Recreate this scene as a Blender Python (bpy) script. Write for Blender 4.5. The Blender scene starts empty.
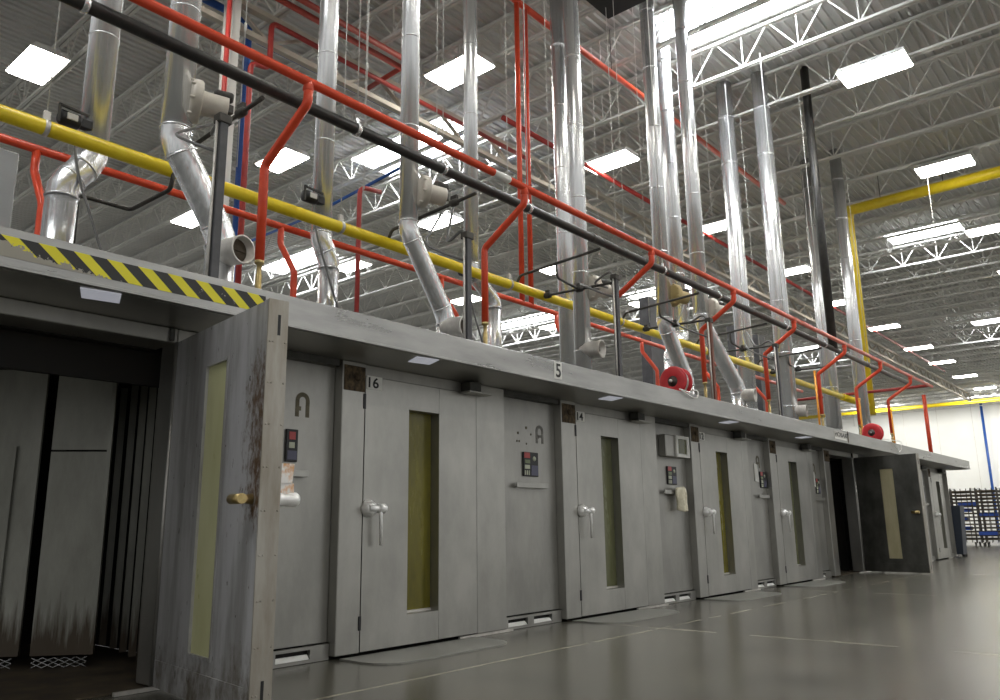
import bpy, math, random
from mathutils import Vector, Matrix
random.seed(7)
C = bpy.context.scene.collection
S = bpy.context.scene
PI = math.pi

# ------------------------------------------------------------------ materials
def new_mat(name):
    m = bpy.data.materials.new(name); m.use_nodes = True
    nt = m.node_tree; b = nt.nodes['Principled BSDF']
    return m, nt, b
def plain(name, col, rough=.5, metal=0.0, emit=0.0, ecol=None, spec=None):
    m, nt, b = new_mat(name)
    b.inputs['Base Color'].default_value = (*col, 1)
    b.inputs['Roughness'].default_value = rough
    b.inputs['Metallic'].default_value = metal
    if spec is not None: b.inputs['Specular IOR Level'].default_value = spec
    if emit:
        b.inputs['Emission Color'].default_value = (*(ecol or col), 1)
        b.inputs['Emission Strength'].default_value = emit
    return m
def worn(name, c1, c2, scale=(3, 3, 3), r1=.35, r2=.55, metal=0.0, detail=6, lo=.35, hi=.65, bump=0.0):
    """two-tone noise-mottled surface with varying gloss"""
    m, nt, b = new_mat(name)
    tc = nt.nodes.new('ShaderNodeTexCoord'); mp = nt.nodes.new('ShaderNodeMapping')
    mp.inputs['Scale'].default_value = scale
    nz = nt.nodes.new('ShaderNodeTexNoise'); nz.inputs['Scale'].default_value = 1.0; nz.inputs['Detail'].default_value = detail
    nz.inputs['Roughness'].default_value = .62
    rp = nt.nodes.new('ShaderNodeValToRGB')
    rp.color_ramp.elements[0].position = lo; rp.color_ramp.elements[0].color = (*c1, 1)
    rp.color_ramp.elements[1].position = hi; rp.color_ramp.elements[1].color = (*c2, 1)
    mr = nt.nodes.new('ShaderNodeMapRange'); mr.inputs['From Min'].default_value = .3; mr.inputs['From Max'].default_value = .7
    mr.inputs['To Min'].default_value = r1; mr.inputs['To Max'].default_value = r2
    L = nt.links.new
    L(tc.outputs['Object'], mp.inputs['Vector']); L(mp.outputs['Vector'], nz.inputs['Vector'])
    L(nz.outputs['Fac'], rp.inputs['Fac']); L(rp.outputs['Color'], b.inputs['Base Color'])
    L(nz.outputs['Fac'], mr.inputs['Value']); L(mr.outputs['Result'], b.inputs['Roughness'])
    b.inputs['Metallic'].default_value = metal
    if bump:
        bp = nt.nodes.new('ShaderNodeBump'); bp.inputs['Strength'].default_value = bump; bp.inputs['Distance'].default_value = .01
        L(nz.outputs['Fac'], bp.inputs['Height']); L(bp.outputs['Normal'], b.inputs['Normal'])
    return m

M = {}
M['steel'] = worn('stainless_steel', (.335, .33, .306), (.455, .447, .418), (2.2, 2.2, 1.1), .27, .42, .86)
M['steel_dull'] = worn('dull_steel', (.30, .296, .275), (.41, .402, .376), (2.6, 2.6, 1.1), .30, .46, .82)
M['steel_dirty'] = worn('stained_steel', (.17, .155, .13), (.34, .34, .335), (3.2, 3.2, 1.5), .38, .6, .5, 8, .38, .55)
M['hood_steel'] = worn('hood_steel', (.30, .298, .288), (.44, .436, .422), (.8, 3, 5), .25, .38, .86)
M['dark_steel'] = worn('dark_steel', (.05, .05, .045), (.11, .11, .10), (3, 3, 2), .45, .65, .4)
M['chamber'] = worn('chamber_steel', (.20, .19, .165), (.34, .33, .30), (2.5, 2.5, .8), .45, .65, .35, 7)
M['chamber_dark'] = worn('shade_black_steel', (.006, .005, .004), (.018, .015, .012), (2.5, 2.5, 1.5), .6, .8, .1, 7)  # steel coloured near black, chamber shade painted into it
M['grime'] = worn('baked_grime', (.035, .024, .015), (.13, .10, .065), (4, 4, 3), .6, .85, .0, 8)
M['rust'] = worn('rust', (.025, .017, .010), (.17, .12, .065), (18, 18, 14), .7, .9, .1, 6)
M['chrome'] = plain('chrome', (.90, .90, .89), .30, .75)
M['brass'] = worn('brass', (.38, .28, .11), (.58, .45, .22), (20, 20, 20), .3, .45, .9)
M['galv'] = worn('galvanized_steel', (.68, .69, .70), (.84, .85, .86), (6, 6, 2.0), .20, .34, .85, 4)
def streaked(name, c1, c2, rough, metal):
    m, nt, b = new_mat(name); L = nt.links.new
    tc = nt.nodes.new('ShaderNodeTexCoord'); mp = nt.nodes.new('ShaderNodeMapping'); mp.inputs['Scale'].default_value = (34, 34, .25)
    nz = nt.nodes.new('ShaderNodeTexNoise'); nz.inputs['Scale'].default_value = 1.0; nz.inputs['Detail'].default_value = 2
    rp = nt.nodes.new('ShaderNodeValToRGB'); e = rp.color_ramp.elements
    e[0].position, e[0].color, e[1].position, e[1].color = .35, (*c1, 1), .65, (*c2, 1)
    bp = nt.nodes.new('ShaderNodeBump'); bp.inputs['Strength'].default_value = .35; bp.inputs['Distance'].default_value = .012
    L(tc.outputs['Object'], mp.inputs['Vector']); L(mp.outputs['Vector'], nz.inputs['Vector']); L(nz.outputs['Fac'], rp.inputs['Fac'])
    L(rp.outputs['Color'], b.inputs['Base Color']); L(nz.outputs['Fac'], bp.inputs['Height']); L(bp.outputs['Normal'], b.inputs['Normal'])
    b.inputs['Roughness'].default_value = rough; b.inputs['Metallic'].default_value = metal
    return m
M['duct'] = streaked('rolled_duct_steel', (.70, .71, .72), (.88, .89, .90), .27, .8)
M['galv_dull'] = worn('weathered_galvanized', (.50, .48, .44), (.66, .64, .60), (9, 9, 9), .4, .55, .5)
M['red'] = worn('red_paint', (.66, .060, .020), (.76, .082, .028), (6, 6, 6), .28, .38)
M['dark_red'] = worn('dark_red_paint', (.33, .03, .028), (.42, .045, .035), (5, 5, 5), .35, .5)
M['dull_red'] = worn('dull_red_paint', (.40, .052, .035), (.50, .07, .045), (5, 5, 5), .4, .5)
M['yellow'] = worn('yellow_paint', (.82, .60, .012), (.90, .70, .025), (6, 6, 6), .28, .4)
M['orange'] = worn('orange_paint', (.80, .30, .02), (.85, .36, .03), (6, 6, 6), .35, .45)
M['blue'] = worn('blue_paint', (.012, .07, .30), (.02, .10, .40), (6, 6, 6), .35, .5)
M['black_pipe'] = worn('black_iron_pipe', (.016, .016, .016), (.036, .034, .03), (8, 8, 8), .32, .5)
M['iron'] = worn('dark_iron', (.03, .028, .026), (.075, .07, .06), (10, 10, 10), .45, .65, .3)
M['black'] = plain('black_plastic', (.012, .012, .014), .4)
M['rubber'] = plain('grey_cable', (.16, .16, .155), .5)
M['grey_post'] = worn('grey_post_paint', (.055, .055, .06), (.09, .09, .095), (5, 5, 5), .4, .55, .3)
M['rust_paint'] = worn('rust_brown_paint', (.12, .035, .02), (.20, .07, .04), (7, 7, 5), .5, .65)
M['unit_grey'] = worn('pale_grey_unit', (.27, .28, .28), (.33, .34, .34), (1, 1, 1), .5, .6)
M['white'] = worn('white_paint', (.72, .72, .70), (.80, .80, .78), (4, 4, 4), .4, .5)
M['plate_white'] = plain('white_plate', (.78, .78, .74), .5)
M['ink'] = plain('black_ink', (.012, .012, .012), .5)
M['joist'] = worn('joist_paint', (.62, .615, .585), (.70, .695, .665), (2, 2, 2), .5, .65)
M['joist_tan'] = worn('girder_paint', (.48, .44, .37), (.58, .54, .46), (2, 2, 2), .5, .65)
M['deck'] = worn('roof_deck_paint', (.58, .58, .565), (.66, .66, .645), (.5, .5, .5), .45, .6)
M['wall'] = worn('wall_paint', (.80, .80, .76), (.86, .86, .83), (.4, .4, .4), .55, .7)
M['amber'] = worn('amber_oven_glass', (.085, .074, .005), (.165, .145, .009), (5, 5, 1.2), .12, .3)
M['olive'] = worn('olive_oven_glass', (.085, .088, .036), (.13, .135, .06), (5, 5, 1.2), .12, .3)
M['yellow_glass'] = worn('yellowed_glass', (.44, .44, .23), (.52, .52, .31), (6, 6, 1.5), .25, .45)
M['tan_glass'] = worn('tan_oven_glass', (.40, .36, .22), (.50, .46, .31), (6, 6, 1.5), .25, .45)
M['lever_metal'] = worn('stained_aluminium', (.75, .42, .20), (.93, .91, .88), (14, 14, 10), .3, .45, .3, 5, .36, .5)
M['handle'] = plain('handle_aluminium', (.93, .93, .92), .30, .35)
M['brown_paint'] = worn('faded_brown_paint', (.10, .085, .05), (.17, .15, .10), (14, 14, 14), .5, .7)
M['faded_paint'] = worn('rubbed_brown_paint', (.13, .125, .11), (.25, .245, .23), (22, 22, 22), .5, .7)
M['towel'] = worn('cream_cloth', (.62, .57, .42), (.80, .76, .62), (16, 16, 16), .85, .95, bump=.4)
M['red_display'] = plain('red_display', (.42, .05, .05), .3)
M['green_display'] = plain('green_display', (.16, .20, .10), .3)
M['pale_display'] = plain('pale_display', (.45, .47, .36), .35)
M['violet_pad'] = plain('violet_keypad', (.07, .07, .12), .35)
M['tan_drum'] = worn('tan_drum', (.52, .48, .41), (.66, .62, .55), (5, 5, 5), .45, .6, .1)
M['brown_drum'] = worn('ochre_drum', (.36, .27, .10), (.46, .36, .16), (5, 5, 5), .45, .6, .1)
M['reel_red'] = worn('reel_red', (.46, .018, .025), (.58, .03, .035), (6, 6, 6), .3, .45)
M['lamp'] = plain('lit_diffuser', (1, 1, 1), .6, 0, 14, (1.0, .965, .88))
M['sky_pane'] = plain('daylit_pane', (1, 1, 1), .6, 0, 13, (.93, .96, 1.0))
M['hood_lens'] = plain('faint_glow_lens', (.70, .71, .75), .4, 0, .12, (.86, .88, 1.0))  # pale lens with a faint glow added
M['crate_blue'] = plain('blue_plastic', (.012, .05, .26), .4)
M['bin_grey'] = plain('blue_grey_plastic', (.035, .045, .065), .5)
M['floor_plate'] = worn('scuffed_floor_plate', (.24, .24, .22), (.34, .34, .315), (3, 3, 3), .3, .5, .4)

def floor_mat():
    m, nt, b = new_mat('polished_concrete'); L = nt.links.new
    tc = nt.nodes.new('ShaderNodeTexCoord')
    def noise(scale, det=6, rough=.6):
        n = nt.nodes.new('ShaderNodeTexNoise'); n.inputs['Scale'].default_value = scale; n.inputs['Detail'].default_value = det
        n.inputs['Roughness'].default_value = rough; L(tc.outputs['Object'], n.inputs['Vector']); return n
    n1, n2 = noise(.35, 4), noise(1.9, 4, .55)
    def ramp(n, p0, c0, p1, c1):
        r = nt.nodes.new('ShaderNodeValToRGB'); e = r.color_ramp.elements
        e[0].position, e[0].color, e[1].position, e[1].color = p0, (*c0, 1), p1, (*c1, 1); L(n.outputs['Fac'], r.inputs['Fac']); return r
    def mix(fac, a, c, mode='MIX', f=None):
        x = nt.nodes.new('ShaderNodeMix'); x.data_type = 'RGBA'; x.blend_type = mode
        if f is not None: x.inputs['Factor'].default_value = f
        else: L(fac, x.inputs['Factor'])
        for s, v in ((6, a), (7, c)):
            if isinstance(v, tuple): x.inputs[s].default_value = (*v, 1)
            else: L(v, x.inputs[s])
        return x.outputs[2]
    base = ramp(n1, .35, (.098, .094, .078), .66, (.155, .148, .122)).outputs['Color']
    d = ramp(n2, .3, (.70, .70, .71), .72, (1.15, 1.14, 1.12)).outputs['Color']
    col = mix(None, base, d, 'MULTIPLY', .85)
    n5 = noise(.9, 4, .55); sm = ramp(n5, .50, (0, 0, 0), .78, (.6, .6, .6)).outputs['Color']; col = mix(sm, col, (.13, .118, .09))
    # light filler in the sawn joints between the slabs
    sx = nt.nodes.new('ShaderNodeSeparateXYZ'); L(tc.outputs['Object'], sx.inputs[0])
    def math_(op, a, v):
        k = nt.nodes.new('ShaderNodeMath'); k.operation = op
        for i, q in enumerate((a, v)):
            if isinstance(q, (int, float)): k.inputs[i].default_value = q
            else: L(q, k.inputs[i])
        return k.outputs[0]
    w = noise(1.3, 2)
    wob = math_('MULTIPLY', math_('SUBTRACT', w.outputs['Fac'], .5), .05)
    def line(coord, off, per, half):
        a = math_('ADD', math_('SUBTRACT', coord, off), wob)
        a = math_('ABSOLUTE', math_('SUBTRACT', math_('MODULO', math_('ADD', a, per * 100.5), per), per / 2), 0)
        return math_('LESS_THAN', a, half)
    j = math_('MAXIMUM', line(sx.outputs[0], 7.35, 5.2, .02), line(sx.outputs[1], 4.2, 6.1, .018))
    jj = math_('MULTIPLY', j, math_('MINIMUM', .85, math_('MAXIMUM', .05, math_('SUBTRACT', math_('MULTIPLY', n2.outputs['Fac'], 2.6), .85))))
    col = mix(jj, col, (.46, .42, .32))
    L(col, b.inputs['Base Color'])
    b.inputs['Roughness'].default_value = .24
    b.inputs['Specular IOR Level'].default_value = .42
    return m
M['floor'] = floor_mat()
def door_inside():
    m, nt, b = new_mat('rust_streaked_steel'); L = nt.links.new
    tc = nt.nodes.new('ShaderNodeTexCoord'); sx = nt.nodes.new('ShaderNodeSeparateXYZ'); L(tc.outputs['Object'], sx.inputs[0])
    def noise(sc, det, rough=.65):
        mp = nt.nodes.new('ShaderNodeMapping'); mp.inputs['Scale'].default_value = sc; L(tc.outputs['Object'], mp.inputs['Vector'])
        n = nt.nodes.new('ShaderNodeTexNoise'); n.inputs['Scale'].default_value = 1; n.inputs['Detail'].default_value = det; n.inputs['Roughness'].default_value = rough
        L(mp.outputs['Vector'], n.inputs['Vector']); return n.outputs['Fac']
    def mth(op, *a):
        k = nt.nodes.new('ShaderNodeMath'); k.operation = op
        for i, q in enumerate(a):
            if isinstance(q, (int, float)): k.inputs[i].default_value = q
            else: L(q, k.inputs[i])
        return k.outputs[0]
    def rng(v, a, b_):
        k = nt.nodes.new('ShaderNodeMapRange'); k.interpolation_type = 'SMOOTHSTEP'; k.inputs['From Min'].default_value = a; k.inputs['From Max'].default_value = b_; L(v, k.inputs['Value']); return k.outputs['Result']
    def mix(f, a, c):
        x = nt.nodes.new('ShaderNodeMix'); x.data_type = 'RGBA'; L(f, x.inputs['Factor'])
        for s_, v in ((6, a), (7, c)):
            if isinstance(v, tuple): x.inputs[s_].default_value = (*v, 1)
            else: L(v, x.inputs[s_])
        return x.outputs[2]
    st = noise((5, 5, .7), 6); fine = noise((22, 22, 12), 7, .7); blot = noise((2.4, 2.4, 1.6), 5)
    col = mix(rng(st, .36, .64), (.30, .295, .285), (.50, .50, .51))
    zone = mth('MULTIPLY', rng(mth('MULTIPLY', sx.outputs[1], -1.0), .95, 1.36), mth('MULTIPLY', rng(sx.outputs[2], .7, 1.2), mth('SUBTRACT', 1.0, rng(sx.outputs[2], 1.75, 2.25))))
    rust = rng(mth('ADD', mth('MULTIPLY', zone, .36), mth('MULTIPLY', fine, .95)), .66, .92)
    col = mix(rust, col, (.115, .062, .026))
    low = mth('MULTIPLY', mth('SUBTRACT', 1.0, rng(sx.outputs[2], .1, .75)), .28)
    col = mix(rng(mth('ADD', mth('ADD', low, mth('MULTIPLY', blot, .5)), mth('MULTIPLY', fine, .35)), .60, .84), col, (.10, .075, .042))
    spk = mth('GREATER_THAN', noise((30, 30, 9), 3), .70)
    col = mix(spk, col, (.05, .035, .022))
    L(col, b.inputs['Base Color']); b.inputs['Roughness'].default_value = .5; b.inputs['Metallic'].default_value = .45
    return m
M['door_inside'] = door_inside()
M['edge_steel'] = worn('warm_edge_steel', (.30, .27, .22), (.44, .42, .38), (9, 9, 1.6), .35, .5, .6, 6)

def soiled():
    m, nt, b = new_mat('grease_soiled_steel'); L = nt.links.new
    tc = nt.nodes.new('ShaderNodeTexCoord'); sx = nt.nodes.new('ShaderNodeSeparateXYZ'); L(tc.outputs['Object'], sx.inputs[0])
    def noise(sc, det):
        mp = nt.nodes.new('ShaderNodeMapping'); mp.inputs['Scale'].default_value = sc; L(tc.outputs['Object'], mp.inputs['Vector'])
        n = nt.nodes.new('ShaderNodeTexNoise'); n.inputs['Scale'].default_value = 1; n.inputs['Detail'].default_value = det; n.inputs['Roughness'].default_value = .65
        L(mp.outputs['Vector'], n.inputs['Vector']); return n.outputs['Fac']
    def ramp(v, a, ca, c, cc):
        r = nt.nodes.new('ShaderNodeValToRGB'); e = r.color_ramp.elements; e[0].position, e[0].color, e[1].position, e[1].color = a, (*ca, 1), c, (*cc, 1); L(v, r.inputs['Fac']); return r.outputs['Color']
    base = ramp(noise((2.5, 2.5, .8), 6), .35, (.27, .27, .235), .65, (.42, .42, .375))
    drip = noise((22, 22, 1.6), 5)
    k = nt.nodes.new('ShaderNodeMath'); k.operation = 'MULTIPLY_ADD'; L(sx.outputs[2], k.inputs[0]); k.inputs[1].default_value = -1.1; k.inputs[2].default_value = .60
    a = nt.nodes.new('ShaderNodeMath'); a.operation = 'ADD'; L(k.outputs[0], a.inputs[0]); L(drip, a.inputs[1])
    f = ramp(a.outputs[0], .60, (0, 0, 0), .86, (.9, .9, .9))
    x = nt.nodes.new('ShaderNodeMix'); x.data_type = 'RGBA'; L(f, x.inputs['Factor']); L(base, x.inputs[6]); x.inputs[7].default_value = (.055, .034, .016, 1)
    L(x.outputs[2], b.inputs['Base Color']); b.inputs['Roughness'].default_value = .5; b.inputs['Metallic'].default_value = .3
    return m
M['chamber_soiled'] = soiled()
def tape_mat():
    """yellow and black diagonal stripes, the lower edge torn away near its start"""
    m, nt, b = new_mat('hazard_tape'); L = nt.links.new
    tc = nt.nodes.new('ShaderNodeTexCoord'); sx = nt.nodes.new('ShaderNodeSeparateXYZ'); L(tc.outputs['Object'], sx.inputs[0])
    def mth(op, a, v=0.0, v2=None):
        k = nt.nodes.new('ShaderNodeMath'); k.operation = op
        for i, q in enumerate((a, v, v2)):
            if q is None: continue
            if isinstance(q, (int, float)): k.inputs[i].default_value = q
            else: L(q, k.inputs[i])
        return k.outputs[0]
    n = nt.nodes.new('ShaderNodeTexNoise'); n.inputs['Scale'].default_value = 14; n.inputs['Detail'].default_value = 8; n.inputs['Roughness'].default_value = .7
    L(tc.outputs['Object'], n.inputs['Vector'])
    u = mth('ADD', sx.outputs[0], mth('MULTIPLY', sx.outputs[2], 1.18))
    fr = mth('MODULO', mth('ADD', mth('SUBTRACT', u, TAPE_OFF), 50 * .186), .186)
    st = mth('LESS_THAN', fr, .088)
    mx = nt.nodes.new('ShaderNodeMix'); mx.data_type = 'RGBA'; L(st, mx.inputs['Factor'])
    mx.inputs[6].default_value = (.016, .016, .016, 1); mx.inputs[7].default_value = (.80, .72, .02, 1)
    # worn to bare metal: strong in a patch low down at the tape's start, specks elsewhere
    low = mth('SUBTRACT', 1.55, mth('MULTIPLY', mth('ADD', sx.outputs[0], mth('MULTIPLY', sx.outputs[2], 7.0)), 1.0))
    wear = mth('ADD', n.outputs['Fac'], mth('MULTIPLY', mth('MAXIMUM', mth('ADD', low, TAPE_LOW), 0.0), .6))
    wm = mth('GREATER_THAN', wear, .645)
    m2 = nt.nodes.new('ShaderNodeMix'); m2.data_type = 'RGBA'; L(wm, m2.inputs['Factor'])
    L(mx.outputs[2], m2.inputs[6]); m2.inputs[7].default_value = (.34, .32, .27, 1)
    L(m2.outputs[2], b.inputs['Base Color']); b.inputs['Roughness'].default_value = .45
    return m
TAPE_OFF, TAPE_LOW = 4.512 - 0.62, 0.0

# ------------------------------------------------------------------ mesh builder
class MB:
    def __init__(s): s.v, s.f, s.sm = [], [], []
    def add(s, vs, fs, smooth=False):
        o = len(s.v); s.v += [tuple(p) for p in vs]
        s.f += [tuple(i + o for i in f) for f in fs]; s.sm += [smooth] * len(fs)
        return s
    def box(s, x0, x1, y0, y1, z0, z1):
        if x0 > x1: x0, x1 = x1, x0
        if y0 > y1: y0, y1 = y1, y0
        if z0 > z1: z0, z1 = z1, z0
        return s.hexa([(x0, y0, z0), (x1, y0, z0), (x1, y1, z0), (x0, y1, z0), (x0, y0, z1), (x1, y0, z1), (x1, y1, z1), (x0, y1, z1)])
    def hexa(s, p):
        return s.add(p, [(0, 3, 2, 1), (4, 5, 6, 7), (0, 1, 5, 4), (1, 2, 6, 5), (2, 3, 7, 6), (3, 0, 4, 7)])
    def cbox(s, x0, x1, y0, y1, z0, z1, c=.006):
        """box with chamfered edges"""
        X, Y, Z = (min(x0, x1), max(x0, x1)), (min(y0, y1), max(y0, y1)), (min(z0, z1), max(z0, z1))
        c = min(c, (X[1] - X[0]) / 3, (Y[1] - Y[0]) / 3, (Z[1] - Z[0]) / 3)
        vs, ix = [], {}
        for i in (0, 1):
            for j in (0, 1):
                for k in (0, 1):
                    sx, sy, sz = (c if i == 0 else -c), (c if j == 0 else -c), (c if k == 0 else -c)
                    ix[i, j, k, 0] = len(vs); vs.append((X[i], Y[j] + sy, Z[k] + sz))
                    ix[i, j, k, 1] = len(vs); vs.append((X[i] + sx, Y[j], Z[k] + sz))
                    ix[i, j, k, 2] = len(vs); vs.append((X[i] + sx, Y[j] + sy, Z[k]))
        fs = []
        def q(a, flip): fs.append(tuple(reversed(a)) if flip else tuple(a))
        for i in (0, 1):
            q([ix[i, 0, 0, 0], ix[i, 1, 0, 0], ix[i, 1, 1, 0], ix[i, 0, 1, 0]], i == 0)
            q([ix[0, i, 0, 1], ix[0, i, 1, 1], ix[1, i, 1, 1], ix[1, i, 0, 1]], i == 0)
            q([ix[0, 0, i, 2], ix[1, 0, i, 2], ix[1, 1, i, 2], ix[0, 1, i, 2]], i == 0)
        for a in (0, 1):
            for b_ in (0, 1):
                q([ix[a, b_, 0, 0], ix[a, b_, 1, 0], ix[a, b_, 1, 1], ix[a, b_, 0, 1]], (a == b_))
                q([ix[a, 0, b_, 0], ix[a, 1, b_, 0], ix[a, 1, b_, 2], ix[a, 0, b_, 2]], (a != b_))
                q([ix[0, a, b_, 1], ix[1, a, b_, 1], ix[1, a, b_, 2], ix[0, a, b_, 2]], (a == b_))
        for i in (0, 1):
            for j in (0, 1):
                for k in (0, 1):
                    q([ix[i, j, k, 0], ix[i, j, k, 1], ix[i, j, k, 2]], (i + j + k) % 2 == 0)
        return s.add(vs, fs)
    def bar(s, a, b, w, h=None):
        """square bar from a to b"""
        h = h or w; a, b = Vector(a), Vector(b); d = (b - a)
        if d.length < 1e-6: return s
        d.normalize(); up = Vector((0, 0, 1)) if abs(d.z) < .95 else Vector((0, 1, 0))
        sd = d.cross(up).normalized(); u = sd.cross(d)
        P = [p + sd * (i * w / 2) + u * (j * h / 2) for p in (a, b) for i, j in ((-1, -1), (1, -1), (1, 1), (-1, 1))]
        return s.add(P, [(3, 2, 1, 0), (4, 5, 6, 7), (0, 1, 5, 4), (1, 2, 6, 5), (2, 3, 7, 6), (3, 0, 4, 7)])
    def tube(s, pts, r, n=12, caps=True):
        pts = [Vector(p) for p in pts]; m = len(pts)
        rs = r if isinstance(r, (list, tuple)) else [r] * m
        T = []
        for i in range(m):
            t = (pts[min(i + 1, m - 1)] - pts[max(i - 1, 0)])
            T.append(t.normalized())
        ref = Vector((0, 0, 1)) if abs(T[0].z) < .9 else Vector((1, 0, 0))
        nrm = (ref - T[0] * ref.dot(T[0])).normalized()
        vs, fs = [], []
        for i in range(m):
            nrm = (nrm - T[i] * nrm.dot(T[i])).normalized(); bn = T[i].cross(nrm)
            for k in range(n):
                a = 2 * PI * k / n; vs.append(pts[i] + (nrm * math.cos(a) + bn * math.sin(a)) * rs[i])
        for i in range(m - 1):
            for k in range(n):
                k2 = (k + 1) % n; fs.append((i * n + k, i * n + k2, (i + 1) * n + k2, (i + 1) * n + k))
        s.add(vs, fs, True)
        if caps:
            o = len(s.v) - len(vs)
            s.f += [tuple(o + k for k in reversed(range(n))), tuple(o + (m - 1) * n + k for k in range(n))]; s.sm += [False, False]
        return s
    def rev(s, c, axis, prof, n=24, smooth=True):
        """revolve (radius, height) pairs about an axis through c"""
        c = Vector(c); ax = Vector(axis).normalized()
        ref = Vector((0, 0, 1)) if abs(ax.z) < .9 else Vector((1, 0, 0))
        e1 = (ref - ax * ref.dot(ax)).normalized(); e2 = ax.cross(e1)
        vs, fs = [], []
        for r, h in prof:
            for k in range(n):
                a = 2 * PI * k / n; vs.append(c + ax * h + (e1 * math.cos(a) + e2 * math.sin(a)) * max(r, 1e-4))
        for i in range(len(prof) - 1):
            for k in range(n):
                k2 = (k + 1) % n; fs.append((i * n + k, i * n + k2, (i + 1) * n + k2, (i + 1) * n + k))
        return s.add(vs, fs, smooth)
    def prism(s, poly, f0, f1):
        """extrude a 2-D outline between two maps (u,v)->xyz; outline counter-clockwise seen from f0's outside"""
        n = len(poly); vs = [f0(*p) for p in poly] + [f1(*p) for p in poly]
        fs = [tuple(range(n)), tuple(reversed(range(n, 2 * n)))] + [((i + 1) % n, i, n + i, n + (i + 1) % n) for i in range(n)]
        return s.add(vs, fs)
    def plate(s, xs, zs, empty, y0, y1, mp=None):
        """plate in the xz plane with rectangular cells left out; mp maps (x,y,z)"""
        mp = mp or (lambda x, y, z: (x, y, z))
        idx, vs, fs = {}, [], []
        def V(i, j, k):
            if (i, j, k) not in idx:
                idx[i, j, k] = len(vs); vs.append(mp(xs[i], (y0, y1)[k], zs[j]))
            return idx[i, j, k]
        nx, nz = len(xs) - 1, len(zs) - 1
        full = lambda i, j: 0 <= i < nx and 0 <= j < nz and (i, j) not in empty
        for i in range(nx):
            for j in range(nz):
                if not full(i, j): continue
                fs.append((V(i, j, 0), V(i + 1, j, 0), V(i + 1, j + 1, 0), V(i, j + 1, 0)))
                fs.append((V(i, j, 1), V(i, j + 1, 1), V(i + 1, j + 1, 1), V(i + 1, j, 1)))
                if not full(i - 1, j): fs.append((V(i, j, 0), V(i, j + 1, 0), V(i, j + 1, 1), V(i, j, 1)))
                if not full(i + 1, j): fs.append((V(i + 1, j, 0), V(i + 1, j, 1), V(i + 1, j + 1, 1), V(i + 1, j + 1, 0)))
                if not full(i, j - 1): fs.append((V(i, j, 0), V(i, j, 1), V(i + 1, j, 1), V(i + 1, j, 0)))
                if not full(i, j + 1): fs.append((V(i, j + 1, 0), V(i + 1, j + 1, 0), V(i + 1, j + 1, 1), V(i, j + 1, 1)))
        return s.add(vs, fs)
    def build(s, name, mat, parent=None):
        off = Vector((0, 0, 0)); p = parent
        while p is not None: off += p.location; p = p.parent
        me = bpy.data.meshes.new(name)
        me.from_pydata([(v[0] - off.x, v[1] - off.y, v[2] - off.z) for v in s.v], [], s.f)
        me.polygons.foreach_set('use_smooth', s.sm)
        me.materials.append(M[mat] if isinstance(mat, str) else mat)
        me.update()
        o = bpy.data.objects.new(name, me); C.objects.link(o)
        if parent: o.parent = parent
        return o

def tag(o, label=None, cat=None, group=None, kind=None):
    if label: o['label'] = label
    if cat: o['category'] = cat
    if group: o['group'] = group
    if kind: o['kind'] = kind
    return o
def thing(name, label, cat, loc, group=None):
    o = bpy.data.objects.new(name, None); C.objects.link(o); o.location = loc; o.empty_display_size = .1
    return tag(o, label, cat, group)
def struct(o): o['kind'] = 'structure'; return o
def copy_tree(o, loc=None, parent=None):
    c = o.copy(); C.objects.link(c)
    if parent: c.parent = parent
    if loc is not None: c.location = loc
    for ch in [x for x in bpy.data.objects if x.parent == o]: copy_tree(ch, None, c)
    return c
def fillet(pts, r=.08, n=5):
    pts = [Vector(p) for p in pts]; out = [pts[0]]
    for i in range(1, len(pts) - 1):
        a, b, c = pts[i - 1], pts[i], pts[i + 1]
        d1, d2 = (a - b), (c - b); k = min(r, d1.length * .45, d2.length * .45)
        p, q = b + d1.normalized() * k, b + d2.normalized() * k
        for t in range(n + 1):
            u = t / n; out.append(p * (1 - u) ** 2 + b * 2 * u * (1 - u) + q * u * u)
    out.append(pts[-1]); return out
def text(body, x, z, y, h, mat, name, parent, thick=.002, squeeze=1.0):
    """raised lettering on a face that looks towards -Y; x, z = lower corner"""
    cu = bpy.data.curves.new('lettering', 'FONT'); cu.body = body; cu.size = 1.0; cu.extrude = .01; cu.offset = .018
    ob = bpy.data.objects.new('lettering', cu); C.objects.link(ob)
    bpy.context.view_layer.update()
    me = bpy.data.meshes.new_from_object(ob.evaluated_get(bpy.context.evaluated_depsgraph_get()))
    bpy.data.objects.remove(ob); bpy.data.curves.remove(cu)
    xs = [v.co.x for v in me.vertices]; ys = [v.co.y for v in me.vertices]
    k = h / (max(ys) - min(ys)); x0, y0 = min(xs), min(ys)
    mb = MB()
    mb.add([(x + (v.co.x - x0) * k * squeeze, y - (thick if v.co.z > 0 else 0), z + (v.co.y - y0) * k) for v in me.vertices],
           [tuple(p.vertices) for p in me.polygons])
    bpy.data.meshes.remove(me)
    return mb.build(name, mat, parent)

# ------------------------------------------------------------------ camera (eye height 1.0; +X runs along the oven row, +Y into the ovens)
R0 = (.64911789, .01293227, -.76057789); R1 = (.1552726, .97655154, .14912246); R2 = (.744672, -.21489496, .63188905)
cam = bpy.data.cameras.new('camera'); co = bpy.data.objects.new('camera', cam); C.objects.link(co); S.camera = co
w = lambda r, s=1: Vector((r[0] * s, r[2] * s, -r[1] * s))
mx = Matrix((w(R0), w(R1, -1), w(R2, -1))).transposed().to_4x4(); mx.translation = (0, 0, 1.0)
co.matrix_world = mx
cam.sensor_width = 36; cam.lens = .801855 * 36; cam.clip_end = 300; cam.clip_start = .05

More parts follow.
